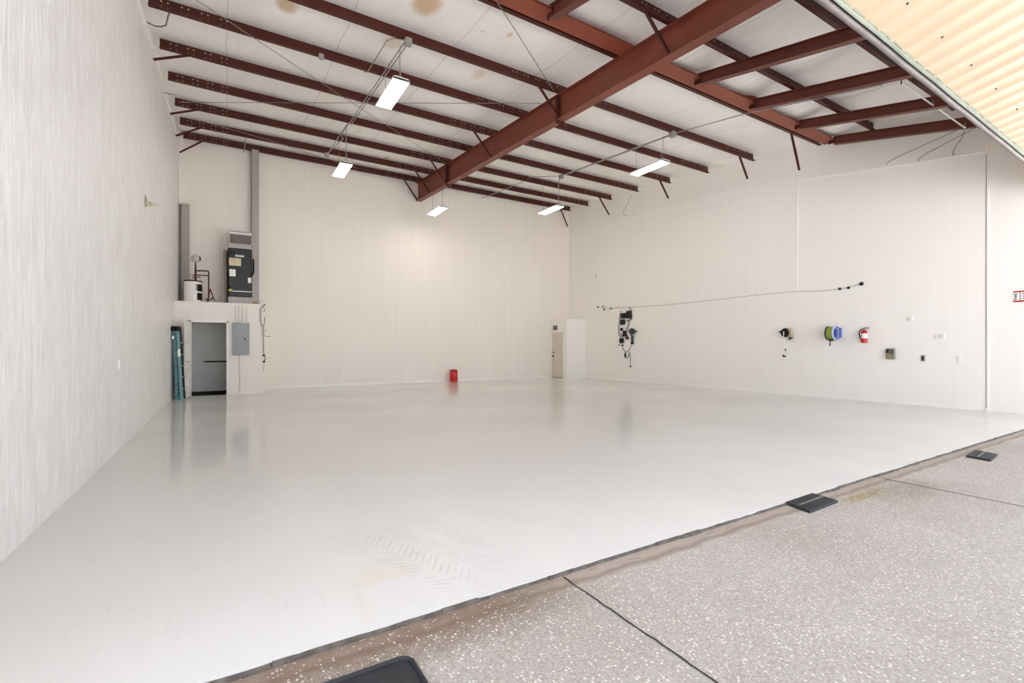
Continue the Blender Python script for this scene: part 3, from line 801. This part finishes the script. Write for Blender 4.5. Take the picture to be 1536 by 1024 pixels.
cp([(289, 412.3), (300, 412.6), (312, 413.4)], .016).build('cold_pipe', M['copper'], r3)
cp([(283, 411.3), (290, 411.8), (296, 412.6)], .008).build('thin_line', M['galv'], r3)
cp([(310, 452), (313, 447), (315, 435), (315.5, 433), (318, 441), (322.5, 452)], .014).build('drain_pipe', M['copper'], r3)
cp([(308, 447), (311, 450), (317, 449), (319, 446)], .02).build('valve', M['copper'], r3)
cp([(288, 416), (297, 415.5), (301, 415.8)], .012).build('nipple', M['copper'], r3)

r = root('air_handler', (.34, 16.55, CT), 'tall black air handler cabinet with sheet metal plenum on the storeroom top', 'air handler')
MB().box((-.31, -.2, 0), (.38, .3, .25)).build('base', M['galv_duct'], r)
M['blackpaint'] = simple('black_cabinet', (40, 41, 42), .4, .1, var=.2, scale=3)
cab = MB().bbox((-.315, -.25, .25), (.315, .3, 1.70), .03).build('cabinet', M['blackpaint'], r)
MB().box((-.30, -.256, 1.06), (.30, -.248, 1.07)).build('panel_seam', M['dark'], cab)
MB().box((-.30, -.262, .40), (.31, -.246, .425)).build('drain_pipe', M['white'], r)
for nm, a, b, mt in (('rating_label', (-.29, 1.17), (.02, 1.40), simple('cream_label', (222, 204, 172), .5, var=.2, scale=30)), ('notice_sticker', (-.28, .85), (-.12, 1.06), M['white']),
                     ('small_sticker', (.20, .68), (.29, .84), M['white']), ('badge', (-.13, 1.44), (.10, 1.50), simple('silver_badge', (196, 208, 212), .3, .3)), ('top_plate', (-.29, 1.49), (-.14, 1.62), M['dark'])):
    MB().box((a[0], -.256, a[1]), (b[0], -.249, b[1])).build(nm, mt, r)
MB().bbox((-.30, -.29, .40), (-.20, -.249, .47), .01).build('yellow_tag', simple('yellow_tag', (208, 204, 90), .5), r)
MB().bbox((-.30, -.275, .47), (-.24, -.249, .58), .01).build('dark_valve', M['black'], r)
MB().tube([(.345, -.2, 1.42), (.35, -.22, 1.2), (.345, -.22, 1.02), (.31, -.23, .93), (.26, -.25, .90)], [.022, .024, .024, .03, .035], 10).build('refrigerant_line', M['black'], r)
MB().tube([(-.335, -.23, 1.6), (-.345, -.23, 1.2), (-.33, -.24, .8), (-.335, -.23, .02)], .016, 8).build('side_line', M['black'], r)
MB().prism([(-.315, 1.70), (.315, 1.70), (.285, 1.82), (-.285, 1.82)], 'y', -.25, .3).build('collar', M['galv_duct'], r)
pl = MB().box((-.285, -.25, 1.82), (.30, .3, 2.22)).build('plenum', M['galv_duct'], r)
MB().box((-.285, -.256, 2.13), (.30, -.25, 2.17)).build('flange', M['white'], pl)
g = MB()
g.box((-.26, -.258, 1.84), (.28, -.252, 2.10), mi=0)
for k in range(13): g.box((-.17 + k*.033, -.27, 1.86), (-.163 + k*.033, -.254, 2.09), mi=1)
g.build('grille', [simple('grille_shadow_grey', (104, 98, 94), .6), simple('grille_bars', (150, 145, 140), .5)], pl)
r = root('return_duct', (-.04, 16.6, CT), 'brownish sheet metal return duct beside the black air handler', 'duct')
MB().box((-.06, -.05, 0), (.05, .35, 1.66)).build('duct_body', simple('brown_duct', (158, 146, 136), .5, .2), r)
MB().box((-.064, -.055, 0), (-.05, -.045, 1.66)).build('corner_bead', M['galv_duct'], r)
r = root('supply_duct', (.76, 16.85, CT), 'tall lilac-grey vertical duct rising to the roof on the back wall', 'duct')
MB().box((-.10, -.05, 0), (.10, .18, zroof(16.9)-CT+.02)).build('duct_body', M['galv_duct'], r)
MB().box((-.104, -.054, 0), (-.088, .18, zroof(16.9)-CT+.02)).build('corner_bead', M['seal'], r)
r = root('corner_chase', (-1.09, 16.93, CT), 'grey corner duct ending partway up behind the water heater', 'duct')
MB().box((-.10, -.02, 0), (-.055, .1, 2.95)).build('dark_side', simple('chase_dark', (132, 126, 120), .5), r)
MB().box((-.055, -.05, 0), (.13, .1, 2.98)).build('duct_body', simple('chase_grey', (172, 165, 157), .5), r)
tag(MB().bbox((-.06, -.05, 0), (.06, .05, .09), .01).build('valve_box', simple('brass_box', (150, 128, 84), .5), loc=(.72, 15.9, CT)), 'small brass coloured box near the storeroom top corner', 'valve box')
cable('condensate_line', [py(385, 440, 16.2), py(387, 448, 16.0), py(391, 455, 15.75)], .009, 'thin slanting condensate line below the black air handler', 'pipe', 'galv')

# ------------------------------------------------------------------ corner closet
kx, ky = 12.37, 15.93; kt = 2.545
mb = MB().box((kx, ky, 0), (xr(ky)+.02, ky+.1, kt)).box((kx, ky+.1, 0), (kx+.1, 16.17, kt)).box((kx, 16.17, 2.0), (kx+.1, 17.0, kt)).box((kx, 17.0, 0), (kx+.1, YB, kt)).box((kx+.1, ky+.1, kt-.06), (xr(ky)+.02, YB, kt))
struct('wall_closet', mb, M['wall_r'], 'white walls of the small corner closet')
mb = MB()
for a, b in (((16.13, 0), (16.19, 2.05)), ((16.98, 0), (17.03, 2.05)), ((16.13, 1.99), (17.03, 2.05))): mb.box((kx-.015, a[0], a[1]), (kx+.02, b[0], b[1]))
struct('trim_12', mb, M['trim'], 'cream casing of the corner closet door')
d = bpy.data.objects.new('door_2', None); COL.objects.link(d); d.location = (kx+.03, 16.19, .015)
tag(d, 'closed beige flush door of the corner closet', None, None, 'structure')
MB().box((0, 0, 0), (.04, .79, 1.975)).build('leaf', simple('beige_door', (218, 208, 192), .5, var=.04), d)
MB().lathe([(.034, 0), (.034, -.01), (.014, -.014), (.014, -.04), (.03, -.05), (.034, -.07), (.02, -.085), (0, -.087)], (0, .72, .93), (1, 0, 0), 16).build('knob', M['dark'], d)
MB().lathe([(.03, 0), (.03, -.02), (0, -.022)], (0, .72, 1.09), (1, 0, 0), 16).build('deadbolt', M['dark'], d)
MB().box((-.004, 0, -.012), (.03, .79, .004)).build('threshold', M['dark'], d)
r = root('door_sign', (kx, 16.75, 2.19), 'small dark square sign above the corner closet door', 'sign')
MB().box((-.012, -.15, -.10), (0, .15, .10)).build('plate', simple('sign_grey', (112, 104, 100), .5, var=.3, scale=20), r)

# red can on the floor by the back wall
r = root('red_can', (7.52, 16.78, 0), 'red metal can standing alone against the back wall', 'can')
MB().lathe([(.145, 0), (.15, .01), (.15, .05), (.145, .06), (.15, .07), (.15, .36), (.145, .37), (.15, .38), (.15, .43), (.152, .44)], n=28).build('body', M['red'], r)
MB().lathe([(.152, .435), (.155, .45), (.15, .46), (.10, .462), (0, .455)], n=28).build('lid', simple('dark_red_lid', (120, 14, 18), .4), r)
MB().tube([(-.03, 0, .455), (-.02, 0, .485), (.03, 0, .485), (.04, 0, .455)], .008, 8).build('handle', M['dark'], r)

# ------------------------------------------------------------------ things on the bright side wall
RZ = math.atan2(U.y, U.x)
WM = Matrix.Rotation(RZ, 4, 'Z')
def wroot(name, x, y, label, cat, grp=None, off=0.0):
    p = rw(x, y, off); o = root(name, p, label, cat, grp, RZ); return o
def wl(r, x, y, off=0.0):
    """picture point on the wall, in the local frame of r: x along the wall, -y out of the wall, z up"""
    p = rw(x, y) - V(r.location); q = WM.inverted() @ p
    return V((q.x, -off, q.z))
# cable strung along the wall
r = wroot('wall_cable', 897, 460.5, 'long thin grey cable strung along the bright wall', 'cable')
P = [(897, 460.5), (903, 461.5), (912, 462), (925, 461.7), (945, 460.5), (975, 459), (1000, 457.2), (1030, 454), (1065, 450.5), (1100, 446.5), (1130, 443), (1165, 439.5), (1195, 437), (1225, 436.8), (1250, 434.5), (1272, 431.3), (1283, 428.5), (1293, 425.5)]
MB().tube([wl(r, x, y, .02) for x, y in P], .005, 6).build('line', M['wire'], r)
for x, y in ((897, 460.3), (905, 459.5), (906.5, 464), (916.5, 462.5), (1260, 433), (1273, 431.5), (1292.5, 425.5)):
    c = wl(r, x, y); s = 1.4 if x > 1290 else 1
    MB().lathe([(.034*s, 0), (.036*s, .02), (.018*s, .045)], c, (0, -1, 0), 10).build('anchor_knob', M['dark'], r)
r = wroot('wall_hook', 895, 414, 'tiny dark hook on the bright wall above the cable end', 'hook')
MB().tube([(0, 0, .05), (.01, -.04, .05), (.0, -.05, .01), (-.02, -.07, -.03)], .012, 6).build('hook_wire', M['dark'], r)

# charger and cord cluster: each gadget is its own thing
CG = 'gadgets on the charging wall'
def gadget(name, cx, cy, w, h, dpt, label, cat, mat='black', rot=0.0, face=True, grp=CG):
    """boxy gadget; w, h are picture pixels"""
    r = wroot(name, cx, cy, label, cat, grp)
    a = wl(r, cx-w/2, cy+h/2); b = wl(r, cx+w/2, cy-h/2)
    R_ = Matrix.Rotation(rot, 4, 'Y')
    MB().bbox((a.x, -dpt, a.z), (b.x, 0, b.z), min(.02, abs(b.x-a.x)*.15), M=R_).build('case', M[mat], r)
    if face:
        MB().bbox((a.x*.6, -dpt-.008, a.z*.1), (b.x*.6, -dpt+.004, b.z*.7), .008, M=R_).build('faceplate', M['dark'], r)
        MB().box((a.x*.3, -dpt-.010, a.z*.6), (b.x*.3, -dpt+.002, a.z*.4), M=R_).build('socket', M['dark'], r)
    return r
gadget('charger', 945.2, 471.7, 6.4, 11.5, .12, 'largest black charger box, topmost of the wall cluster, with a ribbed side', 'charger', 'dark', -.06)
gadget('charger', 936.7, 473.5, 7.2, 8.2, .10, 'squat black charger box tucked below and beside the largest one', 'charger', 'black')
gadget('charger', 935.1, 483.0, 6.0, 8.0, .09, 'black square charger box alone under the squat one', 'charger', 'black')
gadget('charger', 938.0, 500.2, 4.2, 8.6, .09, 'narrow upright black charger box in the middle of the cluster', 'charger', 'black', .05)
gadget('charger', 933.6, 510.5, 5.2, 6.8, .10, 'black clamp-shaped charger lowest in the cluster with a dangling lever', 'charger', 'black', .2)
r = wroot('round_plug', 933.1, 493.8, 'small round dark plug under the square charger', 'plug', CG)
MB().lathe([(.055, 0), (.06, .03), (.05, .07), (.02, .085)], (0, 0, 0), (0, -1, 0), 18).build('body', M['dark'], r)
r = wroot('red_plug', 941.6, 507.2, 'small dark red plug hanging beside the cluster', 'plug', CG)
a = wl(r, 939.8, 509); b = wl(r, 943.6, 505)
MB().bbox((a.x, -.06, a.z), (b.x, 0, b.z), .012).build('body', simple('dark_red_plastic', (96, 32, 30), .5), r)
MB().tube([wl(r, 942, 505, .03), wl(r, 941.4, 503, .03), wl(r, 941.6, 501, .03)], [.02, .016, .01], 8).build('boot', M['black'], r)
def wcable(name, P, rad, label, mat='wire', cat='cable', off=.03):
    r = wroot(name, P[0][0], P[0][1], label, cat, CG)
    MB().tube([wl(r, x, y, off) for x, y in P], rad, 7).build('cord', M[mat], r); return r
wcable('cord', [(932, 466), (930.5, 474), (929.6, 482), (928.8, 492), (929, 499), (930, 503.5), (932.5, 505), (936, 505)], .017, 'grey cord looping down the edge of the charger cluster', 'wire')
wcable('cord', [(944.5, 483), (943.5, 487), (941.5, 493), (940, 498)], .012, 'thin dark cord between the largest and narrow chargers', 'dark')
wcable('cord', [(944.5, 460.5), (946, 463), (947.5, 466)], .012, 'short cord from the strung cable to the largest charger', 'dark')
wcable('cord', [(941, 481.8), (944, 480.6), (946.5, 479), (948, 477.2)], .018, 'short thick cord bent under the largest charger', 'dark')
wcable('cord', [(931.7, 499), (932.5, 502), (934.5, 503), (935.5, 500.5)], .012, 'small hooked cord below the round plug', 'dark')
wcable('cord', [(928.6, 518), (930.5, 515.5), (932, 513.8)], .014, 'stubby lever cord sticking out beneath the lowest charger', 'dark')
wcable('cord', [(934.8, 521), (936.5, 525), (938.5, 528)], .012, 'cord dropping from the lowest charger to the loop', 'wire')
wcable('cord', [(948.5, 517), (946, 521.5), (943, 525.5), (939.5, 528)], .013, 'cord swinging from the green strip to the loop', 'wire')
wcable('cord', [(945, 527.5), (945.5, 530), (944.2, 533.5), (941.5, 536.4), (939.3, 536.6), (937.6, 534.5)], .018, 'grey cord end curled in a loop at the bottom of the cluster', 'wire')
wcable('cord', [(946.3, 531), (946.2, 540), (946.4, 549)], .007, 'thin pull string hanging below the green strip', 'wire')
r = wroot('string_weight', 946.4, 549.5, 'small dark cone weight at the end of the pull string', 'weight', CG)
MB().lathe([(.05, -.02), (.045, -.005), (.014, .03), (.008, .04)], (0, -.03, 0), (0, 0, 1), 14).build('cone', M['dark'], r)
r = wroot('string_bead', 946.1, 539.5, 'small bead partway down the pull string', 'bead', CG)
MB().lathe([(.006, -.02), (.022, -.008), (.022, .008), (.006, .02)], (0, -.03, 0), (0, 0, 1), 10).build('bead', M['dark'], r)
r = wroot('black_plug', 938.6, 532, 'black oval plug hanging in the cord loop', 'plug', CG)
MB().lathe([(.008, -.09), (.03, -.07), (.034, 0), (.022, .06), (.01, .09)], (0, -.035, 0), (.15, 0, 1), 12).build('body', M['black'], r)
r = wroot('small_plug', 934, 517.8, 'tiny dark plug below the lowest charger', 'plug', CG)
MB().bbox((-.05, -.05, -.025), (.05, 0, .025), .012).build('body', M['dark'], r)
M['dgreen'] = simple('dark_green_plastic', (58, 66, 52), .4)
r = wroot('cord_reel', 951.3, 497, 'small dark green cord reel at the outer side of the charger cluster', 'reel', 'cord reels')
axis = V((.55, -.8, .12)).normalized()
MB().lathe([(.05, -.07), (.115, -.065), (.118, -.05), (.095, -.045), (.095, .045), (.118, .05), (.115, .065), (.05, .07)], (0, -.12, 0), axis, 24).build('drum', M['dgreen'], r)
MB().lathe([(.03, .06), (.03, .10)], (0, -.12, 0), axis, 12).build('hub', M['dark'], r)
MB().bar((0, 0, 0), (0, -.1, 0), .06, .1).build('bracket', M['dark'], r)
MB().tube([(.08, -.12, .0), (.18, -.12, .0), (.22, -.12, 0)], [.02, .02, .032], 8).build('crank_knob', M['black'], r)
r = wroot('outlet_strip', 949.3, 509, 'dark green outlet strip hanging under the small cord reel', 'power strip')
a = wl(r, 947.8, 514.5); b = wl(r, 951, 502.5)
MB().bbox((a.x, -.06, a.z), (b.x, -.02, b.z), .012).build('body', M['dgreen'], r)
MB().tube([wl(r, 946.8, 501.5, .04), wl(r, 948.5, 503.5, .04), wl(r, 949.5, 505, .04)], .02, 8).build('strain_relief', M['black'], r)
a = wl(r, 947.5, 516); b = wl(r, 951.2, 512.8); MB().bbox((a.x, -.075, a.z), (b.x, -.015, b.z), .012).build('end_cap', M['black'], r)
MB().bbox((-.01, -.07, -.02), (.03, -.03, .02), .008).build('switch', M['black'], r)

# black-faced retractable reel
r = wroot('cord_reel', 1182, 499, 'black-faced cord reel with tan back and a dangling white cord', 'reel', 'cord reels')
ax2 = V((-.25, -1, .0)).normalized()
MB().lathe([(.115, -.06), (.14, -.05), (.14, .03), (.12, .04)], (0.02, -.08, 0), ax2, 28).build('drum', simple('tan_plastic', (196, 180, 146), .5), r)
MB().lathe([(.12, .035), (.125, .045), (.122, .07), (.09, .095), (.0, .10)], (0, -.09, 0), ax2, 28).build('cover', M['black'], r)
MB().prism([(-.125, .0), (-.18, .03), (-.125, .055)], 'y', -.17, -.12).build('cord_guide', M['black'], r)
MB().box((-.006-.02, -.205, -.13), (.012-.02, -.19, .04)).build('face_strip', M['white'], r)
MB().lathe([(.012, .05), (.014, 0), (.035, -.03), (.075, -.045), (.02, -.05)], (.10, -.10, -.13), (-.5, 0, .85), 16).build('funnel_guide', M['black'], r)
Q = [(1180.3, 505), (1179.7, 515), (1179.3, 524), (1178.5, 533)]
MB().tube([wl(r, x, y, .12) for x, y in Q], .007, 6).build('cord', M['white'], r)
a = wl(r, 1180.9, 526.4); b = wl(r, 1182.3, 522.7); MB().bbox((a.x, -.14, a.z), (b.x, -.11, b.z), .006).build('cord_stop', M['black'], r)
MB().tube([wl(r, 1177.8, 532, .12), wl(r, 1178.3, 533.8, .12), wl(r, 1180, 534.6, .12), wl(r, 1181.5, 533.6, .12)], .022, 8).build('plug', M['dark'], r)

# green and blue hose reel
r = wroot('hose_reel', 1256, 499, 'green and blue hose reel on a swivel bracket beside the fire extinguisher', 'reel')
M['lime'] = simple('lime_hose', (150, 172, 62), .45, var=.3, scale=30)
M['blue'] = simple('blue_plastic', (112, 128, 196), .4)
M['lblue'] = simple('pale_blue_plastic', (176, 190, 226), .4)
M['navy'] = simple('navy_hub', (40, 52, 128), .4)
c = V((-.02, -.25, -.01))
MB().lathe([(.165, -.105), (.18, -.10), (.18, -.075), (.15, -.07)], c, (1, 0, 0), 32).build('back_flange', M['dgreen'], r)
m = MB()
for k in range(5): 
    rr, xx = .148, -.06 + k*.026
    m.tube([c + V((xx, rr*math.cos(a), rr*math.sin(a))) for a in [2*math.pi*q/28 for q in range(28)]], .016, 8, closed=True)
m.lathe([(.145, -.075), (.145, .065)], c, (1, 0, 0), 28)
m.build('hose', M['lime'], r)
MB().lathe([(.14, .06), (.178, .065), (.182, .08), (.176, .09), (.13, .092), (.125, .08)], c, (1, 0, 0), 32).build('front_flange', M['lblue'], r)
MB().lathe([(.128, .07), (.125, .082), (.05, .088), (.0, .09)], c, (1, 0, 0), 28).build('hub', M['navy'], r)
fr_ = MB()
for s in (-1, 1): fr_.tube([c + V((.09, .0, s*.16)), c + V((.12, .10, s*.13)), V((.06, -.05, s*.10)), V((.06, -.01, s*.09))], .018, 8)
fr_.bar(c + V((.11, -.02, 0)), V((.06, -.02, 0)), .03, .05); fr_.build('frame', M['blue'], r)
MB().bbox((.02, -.03, -.13), (.11, 0, .13), .01).build('wall_bracket', M['blue'], r)
a = c + V((-.07, -.03, -.20)); MB().bbox(a, a + V((.12, .07, .05)), .012).build('hose_guide', M['black'], r)
MB().tube([c + V((-.04, 0, -.2)), c + V((-.045, 0, -.27)), c + V((-.045, 0, -.33))], [.014, .012, .02], 8).build('hose_end', M['dark'], r)

# fire extinguisher
r = wroot('fire_extinguisher', 1298.5, 514, 'red fire extinguisher with white label hung on the bright wall', 'fire extinguisher', None, .006)
cy_ = -.09
MB().lathe([(.06, 0), (.066, .008), (.068, .02), (.068, .245), (.06, .28), (.035, .31), (.02, .325)], (0, cy_, 0), n=28).build('cylinder', M['red'], r)
MB().lathe([(.069, .11), (.0695, .112), (.0695, .228), (.069, .23)], (0, cy_, 0), n=28).build('label', M['white'], r)
MB().box((-.045, cy_-.0705, .135), (-.008, cy_-.052, .20)).build('label_print', simple('label_print_grey', (150, 165, 158), .5, var=.3, scale=60), r)
MB().lathe([(.02, .32), (.022, .345), (.015, .36)], (0, cy_, 0), n=14).build('neck', M['galv'], r)
MB().bar((-.01, cy_, .365), (.11, cy_, .385), .022, .012).build('carry_handle', M['black'], r)
MB().bar((.0, cy_, .36), (.115, cy_, .335), .022, .010).build('lever', M['black'], r)
MB().tube([(-.01, cy_, .35), (-.06, cy_, .335), (-.10, cy_, .28), (-.105, cy_, .21), (-.09, cy_, .14), (-.072, cy_, .09)], [.012, .012, .012, .012, .013, .018], 10).build('hose', M['black'], r)
MB().bar((0, 0, .27), (0, cy_, .27), .03, .02).build('wall_bracket', M['galv'], r)

# switch box, outlet, switch, thermostat, sensor, sign
r = wroot('control_box', 1336, 530.5, 'grey metal control box with black buttons below the extinguisher', 'control box')
a = wl(r, 1330, 538.2); b = wl(r, 1343.5, 522.5)
MB().bbox((a.x, -.07, a.z), (b.x, 0, b.z), .008).build('case', simple('case_grey', (142, 143, 138), .4, .3), r)
MB().bbox((a.x+.012, -.08, .02), (a.x+.07, -.06, .105), .006).build('button', M['black'], r)
for k in range(3): MB().box((a.x+.095+k*.026, -.076, -.005), (a.x+.108+k*.026, -.068, .10)).build('switch_row', M['dark'], r)
MB().box((a.x+.01, -.074, a.z+.01), (b.x-.025, -.066, -.025)).build('nameplate', simple('ochre_plate', (150, 138, 98), .5), r)
r = wroot('outlet', 1385, 537.3, 'small steel outlet plate with a black socket between box and switch', 'outlet')
a = wl(r, 1382, 541.7); b = wl(r, 1388, 532.7)
MB().bbox((a.x, -.03, a.z), (b.x, 0, b.z), .006).build('plate', simple('plate_grey', (150, 150, 146), .4, .3), r)
MB().bbox((-.022, -.038, -.04), (.016, -.028, .045), .005).build('socket', M['black'], r)
def plate(name, x, y, w, h, label, cat, inner):
    r = wroot(name, x, y, label, cat)
    a = wl(r, x-w/2, y+h/2); b = wl(r, x+w/2, y-h/2)
    MB().bbox((a.x, -.02, a.z), (b.x, 0, b.z), .006).build('plate', M['white'], r)
    MB().bbox((a.x*.35, -.028, a.z*.4), (b.x*.35, -.018, b.z*.4), .004).build(inner, M['white'], r)
    return r
plate('light_switch', 1439.5, 537.5, 6.5, 9, 'white light switch plate nearest the corner strip on the bright wall', 'switch', 'toggle')
r = wroot('thermostat', 1410, 504.5, 'white rectangular thermostat on the bright wall', 'thermostat')
a = wl(r, 1403, 508); b = wl(r, 1417.5, 500.5)
MB().bbox((a.x, -.035, a.z), (b.x, 0, b.z), .008).build('case', M['white'], r)
MB().box((a.x*.45, -.038, a.z*.35), (b.x*.6, -.033, b.z*.55)).build('display', simple('lcd_grey', (206, 206, 202), .3), r)
r = wroot('motion_sensor', 1367, 478, 'small round white sensor above the thermostat', 'sensor')
MB().lathe([(.05, 0), (.05, .03), (.035, .06), (0, .07)], (0, 0, 0), (0, -1, 0), 18).build('dome', M['white'], r)
MB().lathe([(.058, 0), (.058, .014)], (0, 0, 0), (0, -1, 0), 18).build('base', M['white'], r)
r = wroot('warning_sign', 1520, 445, 'red and white warning sign on the bright wall by the door opening', 'sign')
a = wl(r, 1520, 453.3); b = wl(r, 1520, 436.7); W = .62
h0, h1 = a.z, b.z
MB().box((0, -.008, h0), (W, 0, h1)).build('plate', M['white'], r)
M['signred'] = simple('sign_red', (176, 26, 40), .4)
MB().box((0, -.011, h1-.028), (W, -.006, h1)).build('top_band', M['signred'], r)
MB().box((0, -.011, h0), (W, -.006, h0+.032)).build('bottom_band', M['signred'], r)
MB().box((.092, -.011, h0+.032), (.102, -.006, h1-.028)).build('divider', simple('divider_dark', (120, 60, 66), .4), r)
ic = MB()
ic.box((.004, -.011, h1-.07), (.06, -.006, h1-.05)); ic.box((.01, -.011, h0+.045), (.05, -.006, h0+.065)); ic.box((.02, -.0105, h0+.07), (.05, -.006, h1-.075))
ic.build('symbol', simple('symbol_grey', (120, 130, 122), .5), r)
tx = MB()
for j in range(3):
    zz_ = h1 - .055 - j*.045; xq = .125
    while xq < W-.03:
        ww = random.uniform(.02, .05); tx.box((xq, -.0105, zz_-.022), (xq+ww, -.006, zz_)); xq += ww + .014
tx.build('print', simple('print_grey', (150, 140, 146), .5), r)

# ------------------------------------------------------------------ things on the plaster wall (normal +X)
p = px(217.5, 303, XL)
r = root('wall_floodlight', p, 'small pale flood lamp high on the plaster wall', 'lamp', None, math.pi/2)
M['beige'] = simple('beige_fixture', (206, 200, 178), .5)
MB().lathe([(.075, 0), (.075, .025), (.05, .04)], (0, 0, 0), (0, -1, 0), 20).build('base', M['beige'], r)
MB().tube([(0, -.03, 0), (.0, -.07, .0), (-.02, -.10, -.03)], .018, 8).build('arm', M['beige'], r)
MB().lathe([(.025, 0), (.04, .02), (.055, .06), (.058, .075), (.045, .07), (0, .055)], (-.02, -.09, -.02), (-.5, -.5, -.6), 20).build('head', M['beige'], r)
MB().tube([(-.08, -.02, .07), (-.13, -.02, .09), (-.12, -.02, -.05), (-.04, -.02, -.08)], .006, 6).build('cord', M['wire'], r)
for (x, y, nm, lab) in ((178, 546, 'outlet', 'white outlet plate low on the plaster wall'), (249.5, 372, 'junction_plate', 'tiny white plate on the plaster wall near the water heater')):
    p = px(x, y, XL)
    r = root(nm, p, lab, 'outlet' if nm == 'outlet' else 'plate', None, math.pi/2)
    MB().bbox((-.04, -.02, -.065), (.04, 0, .065), .006).build('plate', M['white'], r)
    for s in (-1, 1): MB().box((-.015, -.023, s*.028-.014), (.015, -.018, s*.028+.014)).build('socket', M['beige'], r)

# ------------------------------------------------------------------ rubber mats on the apron
def mat4(P, label, t=.02):
    pts = [pz(*p, 0.0) for p in P]; c = sum(pts, V())/4; c.z = -.02
    r = root('rubber_mat', c, label, 'mat', 'black rubber mats on the apron')
    q = [V((p.x-c.x, p.y-c.y, 0)) for p in pts]
    m = MB(); m.add([v for v in q] + [v*.97 + V((0, 0, t)) for v in q], [(3, 2, 1, 0), (4, 5, 6, 7), (0, 1, 5, 4), (1, 2, 6, 5), (2, 3, 7, 6), (3, 0, 4, 7)])
    m.build('slab', M['rubber'], r)
    for k in range(1, 9):
        u = k/9
        a = q[0].lerp(q[1], u)*.95 + V((0, 0, t)); b = q[3].lerp(q[2], u)*.95 + V((0, 0, t))
        MB().bar(a, b, .010, .006).build('rib', M['rubber'], r)
    MB().bar(q[0].lerp(q[1], .46)*.8 + V((0, 0, t)), q[3].lerp(q[2], .46)*.85 + V((0, 0, t)), .02, .008).build('scuffed_rib', M['seal'], r)
mat4([(1177.4, 752.7), (1214.7, 766.4), (1257.3, 750.1), (1218.6, 739)], 'black ribbed rubber mat overlapping the slab edge by the mossy stain', .022)
mat4([(1449, 683), (1486, 689.8), (1497, 681), (1462, 674)], 'smaller far black ribbed rubber mat lying clear of the slab edge', .022)
r = root('rubber_mat', (.36, 1.72, -.02), 'dark rubber mat with rounded corners, cut by the picture edge', 'mat', 'black rubber mats on the apron')
def rrect(hx, hy, rad, n=6):
    out = []
    for sx, sy, a0 in ((1, 1, 0), (-1, 1, 90), (-1, -1, 180), (1, -1, 270)):
        for k in range(n+1):
            a = math.radians(a0 + 90*k/n); out.append((sx*(hx-rad) + rad*math.cos(a), sy*(hy-rad) + rad*math.sin(a)))
    return out
hx_, hy_ = .335, .29
MB().prism(rrect(hx_, hy_, .06), 'z', 0, .016).build('slab', M['rubber'], r)
m = MB().tube([(x, y, .018) for x, y in rrect(hx_-.012, hy_-.012, .05)], .010, 8, closed=True); m.build('raised_rim', M['rubber'], r)

# ------------------------------------------------------------------ light
w = bpy.data.worlds.new('sky'); sc.world = w; w.use_nodes = True
bg = w.node_tree.nodes['Background']
bg.inputs['Color'].default_value = (.90, .97, 1.10, 1)
bg.inputs['Strength'].default_value = 2.4
sd = bpy.data.lights.new('sun', 'SUN'); so = bpy.data.objects.new('sun', sd); COL.objects.link(so)
SUN = 54.0
sd.energy = SUN; sd.angle = math.radians(.6); sd.color = (.96, 1, 1.1)
so.location = (6, 30, 30); so.rotation_euler = V((0.0, -math.cos(math.radians(52)), -math.sin(math.radians(52)))).to_track_quat('-Z', 'Y').to_euler()   # from behind the building: the door side is in its shade
sc.view_settings.view_transform = 'Standard'
sc.view_settings.look = 'None'
sc.view_settings.gamma = 1
sc.view_settings.use_curve_mapping = False
sc.view_settings.exposure = 0.15
sc.cycles.max_bounces = 14
sc.cycles.diffuse_bounces = 10
sc.cycles.glossy_bounces = 6
sc.cycles.use_denoising = True
sc.cycles.caustics_reflective = False
sc.cycles.caustics_refractive = False
